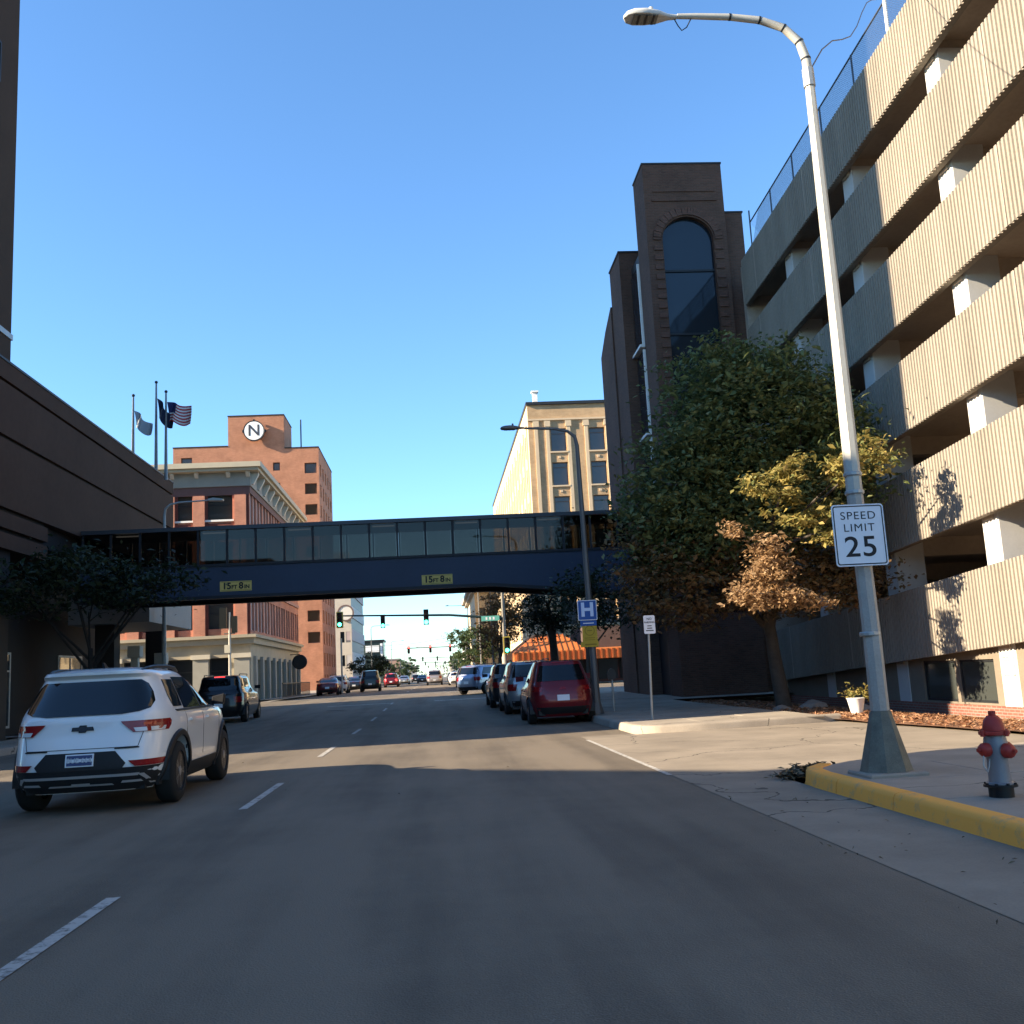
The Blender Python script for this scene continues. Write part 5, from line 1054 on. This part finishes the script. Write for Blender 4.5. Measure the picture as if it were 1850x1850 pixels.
c.patch('front', [(1.17, -.72, .72), (1.5, -.6, .6)], CGLASS, 'windscreen', .009, 12); c.patch('front', [(.4, -.7, .7), (.8, -.6, .6)], BLACK, 'grille', .012, 10)
for s in (1, -1): c.patch('front', [(.9, s * .5, s * .85), (1.0, s * .55, s * .86)], CLR, 'headlight', .012, 6)
c.patch('rear', [(.25, -.70, .70), (.34, -.79, .79), (.42, -.83, .83), (.51, -.85, .85)], CLAD, 'bumper_cladding', .016, 36)
c.patch('rear', [(.5, -.46, .46), (.56, -.5, .5), (.70, -.38, .38)], CLAD, 'plate_recess', .016, 14)
pl = c.patch('rear', [(.545, -.155, .155), (.685, -.155, .155)], PLW, 'number_plate', .026, 3); c.patch('rear', [(.558, -.14, .14), (.672, -.14, .14)], PLATE, 'plate_field', .030, 3, pl)
o = link('plate_lettering', text('BUE 664', .078, mat('plate_letter', (.45, .47, .52), .5, var=0), .001, bold=.0005), pl); o.location = (0, c.rear(0, .615) - .036, .615); o.rotation_euler = (R(90), 0, 0)
SIL = mat('skid_silver', (.55, .55, .56), .35, metal=.5, var=0)
c.patch('rear', [(.41, -.62, .62), (.44, -.64, .64)], SIL, 'skid_trim', .026, 24)
for s in (1, -1):
    c.patch('rear', [(.3, s * .71, s * .75), (.37, s * .68, s * .72), (.43, s * .62, s * .68)], SIL, 'skid_corner', .026, 6); c.patch('rear', [(.335, s * .44, s * .66), (.36, s * .46, s * .64)], SIL, 'exhaust_trim', .026, 8)
c.patch('rear', [(.315, -.36, .36), (.335, -.34, .34)], SIL, 'skid_lower', .024, 8); c.patch('rear', [(.335, -.1, .1), (.35, -.1, .1)], SIL, 'skid_step', .025, 3)
for s in (1, -1): c.patch('rear', [(.72, s * .50 - .13, s * .50 + .13), (.735, s * .50 - .13, s * .50 + .13)], BLACK, 'badge', .011, 4)
c.patch('rear', [(.735, -.615, .615), (.742, -.615, .615)], BLACK, 'hatch_seam', .004, 16)
for s in (1, -1): c.patch('rear', [(.742, s * .612, s * .618), (.9, s * .655, s * .661)], BLACK, 'hatch_seam', .004, 1)
# cross shaped badge
bw = MB(); yb = c.rear(0, .965) - .012
bt_ = [(-.125, -.022), (-.045, -.022), (-.045, -.042), (.03, -.042), (.045, -.022), (.125, -.022), (.115, .022), (.045, .022), (.045, .042), (-.03, .042), (-.045, .022), (-.115, .022)]
bw.prism([(a, .965 + b) for a, b in bt_], 'y', yb - .008, yb).build('emblem', DARKM, sv); bw = MB().prism([(a * .86, .965 + b * .72) for a, b in bt_], 'y', yb - .011, yb - .0085).build('emblem_face', mat('emblem_slate', (.05, .06, .08), .3, metal=.4, var=0), sv)
MB().hexa([(-.02, -1.35, 1.655), (.02, -1.35, 1.655), (.02, -1.2, 1.66), (-.02, -1.2, 1.66), (-.008, -1.42, 1.74), (.008, -1.42, 1.74), (.008, -1.36, 1.74), (-.008, -1.36, 1.74)]).build('antenna_fin', BLACK, sv)
# ---- other vehicles
BK = paint('black_paint', (.010, .011, .013)); RDP = paint('red_paint', (.15, .008, .013)); SLV = paint('silver_paint', (.30, .31, .32), .6); DRK = paint('graphite_paint', (.03, .033, .04), .5); SBL = paint('blue_silver_paint', (.24, .27, .36), .6); WHP = paint('white_car_paint', (.6, .6, .6), 0); MAR = paint('maroon_paint', (.10, .012, .016)); GRE = paint('warm_silver_paint', (.40, .36, .36), .5); GRN_ = paint('dark_green_paint', (.016, .02, .018))
gv = lambda n, l, x, y, rz, P, k, **kw: generic(n, l, (x, y + kw.get('L', 4.5) / 2, zf(y)), R(rz), P, k, kind=k, **kw)
gv('black_suv', 'black SUV with a high brake light on, ahead of the white SUV', -8.4, 39.6, 1.5, BK, 'suv', L=4.8, W=1.95, H=1.82, hood=1.1, high=True)
gv('hatchback_car', 'red hatchback parked nearest on the right kerb', 3.28, 26.5, -.5, RDP, 'hatch', L=4.15, W=1.8, H=1.66)
gv('parked_suv', 'silver SUV parked in front of the red hatchback', 3.15, 33.6, 0, SLV, 'suv', L=4.7, W=1.86, H=1.76, hood=1.06)
gv('parked_suv', 'dark SUV parked ahead of the silver SUV', 2.95, 39.6, 0, DRK, 'suv', L=4.6, W=1.84, H=1.72, hood=1.05)
gv('crossover_car', 'blue silver SUV turning right at the intersection', 3.0, 57.5, -38, SBL, 'suv', L=4.5, W=1.84, H=1.66)
gv('sedan_car', 'dark maroon sedan parked on the left beside the patio', -8.85, 82, 2, MAR, 'sedan', L=4.7, W=1.82, H=1.42)
gv('parked_suv', 'white SUV parked behind the maroon sedan on the left', -8.8, 90, 2, WHP, 'suv', L=4.5, W=1.82, H=1.6)
gv('sedan_car', 'dark grey sedan between the white SUV and the black jeep', -8.2, 100, 2, DRK, 'sedan', L=4.7, W=1.82, H=1.45)
gv('boxy_suv', 'boxy black off road SUV in the left lane beyond the crossing', -6.1, 92, 2, GRN_, 'suv', L=4.4, W=1.88, H=1.9, hood=1.15)
gv('far_suv', 'red SUV with brake lights glowing far down the left lane', -5.8, 128, 0, RDP, 'suv', L=4.6, W=1.86, H=1.75, hood=1.05, brake=True)
gv('far_pickup', 'warm silver pickup seen from behind far down the road', -.35, 125, 0, GRE, 'pickup', L=5.6, W=2.0, H=1.85, cat='truck')
gv('far_car', 'white car far down the right lane beside the green tree', 2.1, 112, 0, WHP, 'sedan', L=4.6, W=1.8, H=1.45)
gv('far_suv', 'dark red SUV just left of the turning blue silver SUV', 2.5, 86, 0, MAR, 'suv', L=4.5, W=1.82, H=1.65)
gv('far_car', 'small dark sedan far ahead between the pickup and the red SUV', -2.6, 175, 0, DRK, 'sedan', L=4.6, W=1.8, H=1.45)
gv('far_car', 'pale silver sedan far ahead in the left lane', -5.4, 165, 0, SLV, 'sedan', L=4.6, W=1.8, H=1.45)
for i, (x, y, k, P) in enumerate(((-7.9, 190, 'suv', WHP), (-7.9, 205, 'sedan', RDP), (-4.9, 230, 'suv', DRK), (-1.2, 250, 'sedan', WHP), (2.9, 150, 'suv', SLV), (2.9, 170, 'sedan', DRK), (2.9, 200, 'suv', MAR))):
    gv('far_car', ['tiny white SUV parked far on the left', 'tiny red sedan parked far on the left', 'tiny dark SUV far ahead in the left lane', 'tiny white sedan far ahead in the middle lane', 'silver SUV parked under the far green tree', 'dark sedan parked beyond the far silver SUV', 'farthest maroon SUV parked on the right'][i], x, y, 0, P, k, L=4.6, W=1.82, H=1.45 if k == 'sedan' else 1.7)
# ------------------------------------------------------------------ trees
def leaves(name, parent, blobs, n, size, m, seed, flat=.55, clump=.32, hollow=.5):
    r = np.random.default_rng(seed); vol = np.array([b[3] * b[4] * b[5] for b in blobs]); pr = vol / vol.sum(); P = []
    ncl = max(8, n // 45)
    for _ in range(ncl):
        b = blobs[r.choice(len(blobs), p=pr)]; d = r.normal(size=3); d /= np.linalg.norm(d); rad = r.uniform(hollow, 1.0) ** .6 * r.uniform(.82, 1.06)
        P.append([b[0] + d[0] * b[3] * rad, b[1] + d[1] * b[4] * rad, b[2] + d[2] * b[5] * rad])
    P = np.array(P); idx = r.integers(0, ncl, n); cs = r.uniform(.55, 1.35, ncl)[idx][:, None]
    C = P[idx] + r.normal(size=(n, 3)) * np.array([clump, clump, clump * flat]) * cs
    nr = r.normal(size=(n, 3)) * .75; nr[:, 2] = np.abs(nr[:, 2]) + .55; nr /= np.linalg.norm(nr, axis=1)[:, None]
    a = np.cross(nr, r.normal(size=(n, 3))); a /= np.linalg.norm(a, axis=1)[:, None]; b = np.cross(nr, a)
    s = size * (.55 + 1.1 * r.random(n) ** 1.6)[:, None]
    V = np.stack([C - a * s, C - b * s * .5 + nr * s * .18, C + a * s, C + b * s * .5 + nr * s * .18], 1).reshape(-1, 3) - np.array(LOC[parent])
    me = bpy.data.meshes.new(name); me.vertices.add(4 * n); me.vertices.foreach_set('co', V.ravel()); me.loops.add(6 * n); me.polygons.add(2 * n)
    k = np.arange(n)[:, None] * 4; me.loops.foreach_set('vertex_index', (k + np.array([0, 1, 2, 0, 2, 3])).ravel().astype(np.int32))
    me.polygons.foreach_set('loop_start', np.arange(0, 6 * n, 3, dtype=np.int32)); me.update(calc_edges=True); me.validate(); me.materials.append(m)
    return link(name, me, parent)
BARK = mat('bark', (.075, .062, .05), .95, var=.3, scale=6, bump=.8, bscale=25)
def limbs(t, base_, fork, blobs, r0, seed, n=7):
    rd = random.Random(seed); b = Vector(base_); f = Vector(fork); m1 = b.lerp(f, .5) + Vector((rd.uniform(-.06, .06), rd.uniform(-.06, .06), 0))
    mb = MB().tube([b - Vector((0, 0, .1)), b + Vector((0, 0, .12)), m1, f], [r0 * 1.5, r0 * 1.15, r0 * .95, r0 * .8], 10)
    for i in range(n):
        bl = blobs[i % len(blobs)]; e = Vector((bl[0] + rd.uniform(-.6, .6) * bl[3], bl[1] + rd.uniform(-.6, .6) * bl[4], bl[2] + rd.uniform(-.2, .75) * bl[5])); s = b.lerp(f, rd.uniform(.7, 1.0)); mid = s.lerp(e, .5) + Vector((rd.uniform(-.3, .3), rd.uniform(-.3, .3), .25))
        mb.tube([s, mid, e], [r0 * .5, r0 * .3, r0 * .07], 6)
        for k in range(2): e2 = mid + Vector((rd.uniform(-1, 1) * bl[3] * .5, rd.uniform(-1, 1) * bl[4] * .5, rd.uniform(.1, .6) * bl[5])); mb.tube([mid, mid.lerp(e2, .5) + Vector((0, 0, .1)), e2], [r0 * .25, r0 * .16, r0 * .05], 5)
    return mb.build('trunk', BARK, t, True)
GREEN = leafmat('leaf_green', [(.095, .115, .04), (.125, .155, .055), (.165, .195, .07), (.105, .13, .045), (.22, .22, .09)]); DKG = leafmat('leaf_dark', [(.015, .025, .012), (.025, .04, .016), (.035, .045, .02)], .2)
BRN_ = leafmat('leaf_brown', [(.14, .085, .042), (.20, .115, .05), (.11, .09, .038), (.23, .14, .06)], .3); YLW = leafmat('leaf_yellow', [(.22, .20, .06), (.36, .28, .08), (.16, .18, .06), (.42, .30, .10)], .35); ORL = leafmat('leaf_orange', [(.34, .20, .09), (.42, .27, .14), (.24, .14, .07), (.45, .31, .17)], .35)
# big tree before the brick tower
t = thing('maple_tree', 'large leafy tree turning yellow and orange in front of the brick tower', 'tree', (9.66, 28.1, .0))
bl = [(9.2, 27.0, 7.7, 2.9, 2.5, 2.6), (7.6, 27.3, 6.3, 2.2, 2.2, 2.0), (8.6, 27.6, 9.5, 1.7, 1.6, 1.3), (10.7, 26.2, 6.6, 1.7, 1.9, 2.3), (8.6, 26.8, 5.1, 2.9, 2.2, 1.5), (6.9, 27.6, 4.6, 1.6, 1.6, 1.3), (6.3, 27.8, 5.6, 1.2, 1.3, 1.1), (9.9, 27.2, 9.0, 1.5, 1.5, 1.2)]
limbs(t, (9.66, 28.1, .0), (9.35, 27.9, 2.9), bl, .2, 4, 14)
leaves('crown', t, bl, 62000, .082, GREEN, 11, .3, .36, .3)
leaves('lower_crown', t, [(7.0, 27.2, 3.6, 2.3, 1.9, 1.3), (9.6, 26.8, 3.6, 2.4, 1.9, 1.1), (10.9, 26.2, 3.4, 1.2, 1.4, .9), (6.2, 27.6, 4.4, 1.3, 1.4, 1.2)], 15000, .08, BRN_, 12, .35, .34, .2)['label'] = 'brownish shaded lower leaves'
leaves('yellow_branch', t, [(8.15, 23.1, 5.35, .75, .6, .55), (8.7, 23.0, 5.75, .5, .5, .4), (9.7, 22.6, 5.7, .5, .5, .45), (10.6, 22.9, 6.1, .45, .5, .5), (9.0, 23.0, 4.7, .7, .6, .35), (9.5, 22.8, 4.2, .6, .5, .35)], 3300, .075, YLW, 13, .45, .16, .2)['label'] = 'sunlit yellow leaves'
leaves('orange_branch', t, [(7.75, 22.9, 3.55, .55, .5, .6), (7.6, 22.9, 2.95, .85, .55, .4), (8.0, 22.8, 2.75, 1.0, .55, .3), (7.8, 22.9, 4.1, .35, .4, .4), (7.0, 23.1, 4.35, .25, .3, .3), (8.9, 22.8, 2.6, .5, .4, .22)], 4600, .06, ORL, 14, .5, .14, .15)['label'] = 'sunlit orange leaves'
mb = MB()
for e in ((7.75, 22.9, 3.2), (8.4, 23.0, 5.4), (9.6, 22.8, 5.5), (9.2, 22.9, 4.3), (10.5, 23, 6.0), (7.7, 22.9, 4.0)): s = Vector((9.3, 27.6, 3.4)); e = Vector(e); mb.tube([s, s.lerp(e, .5) + Vector((0, 0, .5)), e], [.075, .05, .015], 6)
mb.build('near_limbs', BARK, t, True)
# plant in the pot
leaves('plant', pt, [(9.75, 23.3, .55, .25, .25, .2), (9.98, 23.2, .5, .16, .16, .22)], 260, .05, YLW, 15, .8, .08, .1)['kind'] = 'stuff'
def tree(name, label, x, y, z, h, fork, blobs, n, size, m, seed, r0=.13, bark=None):
    t = thing(name, label, 'tree', (x, y, z)); B = [(x + b[0], y + b[1], z + b[2], b[3], b[4], b[5]) for b in blobs]
    tk = limbs(t, (x, y, z), (x, y, z + fork), B, r0, seed, 8)
    if bark: tk.data.materials[0] = bark
    leaves('crown', t, B, n, size, m, seed + 50); return t
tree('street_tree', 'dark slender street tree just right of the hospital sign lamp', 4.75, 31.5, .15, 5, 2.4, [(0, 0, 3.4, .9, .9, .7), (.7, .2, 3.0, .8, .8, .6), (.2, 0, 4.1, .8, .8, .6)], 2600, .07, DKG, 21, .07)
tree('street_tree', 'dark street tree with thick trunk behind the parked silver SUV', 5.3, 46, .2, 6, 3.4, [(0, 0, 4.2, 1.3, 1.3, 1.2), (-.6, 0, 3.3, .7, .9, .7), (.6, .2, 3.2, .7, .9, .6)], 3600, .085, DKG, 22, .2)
tree('street_tree', 'brownish autumn tree by the signal mast', 5.0, 80, .45, 8, 2.6, [(0, 0, 5.0, 1.6, 1.8, 2.3), (-.5, 0, 3.2, 1.1, 1.2, 1.2), (.4, 0, 7.0, 1.0, 1.1, 1.1), (1.7, 0, 5.2, 1.2, 1.3, 1.2)], 5200, .12, BRN_, 23, .14)
tree('street_tree', 'full green tree on the right pavement far beyond the crossing', 4.9, 122, .45, 7, 2.2, [(0, 0, 4.6, 2.3, 2.3, 2.1), (-2.2, 0, 5.6, 1.5, 1.5, 1.0), (-1.2, 0, 3.0, 1.7, 1.7, 1.3), (1.2, 0, 4.0, 1.7, 1.7, 1.6)], 5200, .16, leafmat('leaf_far', [(.04, .07, .03), (.06, .10, .045), (.09, .12, .05)]), 24, .16)
tree('street_tree', 'dark round tree on the left beyond the boxy black SUV', -8.9, 140, .45, 6, 1.6, [(0, 0, 2.9, 2.4, 2.2, 1.6), (1.4, 0, 2.4, 1.5, 1.5, 1.2), (-1.6, 0, 2.6, 1.6, 1.5, 1.2)], 3600, .15, DKG, 25, .15)
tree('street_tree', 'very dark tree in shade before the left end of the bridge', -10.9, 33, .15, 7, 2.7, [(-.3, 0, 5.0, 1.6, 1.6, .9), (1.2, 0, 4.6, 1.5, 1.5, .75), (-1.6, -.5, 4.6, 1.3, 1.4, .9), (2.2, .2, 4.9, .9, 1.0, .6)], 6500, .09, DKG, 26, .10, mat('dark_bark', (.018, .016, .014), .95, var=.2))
FAR = MATS['leaf_far']
for x, y, r, lab in ((-9.8, 210, 2.0, 'small far tree left of the road before the far shop'), (5.6, 165, 2.4, 'far tree right of the road beyond the green tree'), (5.8, 225, 2.8, 'second far tree right of the road'), (-10.5, 290, 3.0, 'far tree left of the road near the horizon'), (6.2, 310, 3.2, 'farthest tree right of the road'), (-11, 400, 4.0, 'hazy farthest tree left of the road')):
    tree('far_tree', lab, x, y, .4, 5, 1.5, [(0, 0, r * 1.35, r, r, r * .9), (r * .5, 0, r, r * .6, r * .6, r * .6)], 1500, .09 * r, FAR, int(y), .12)
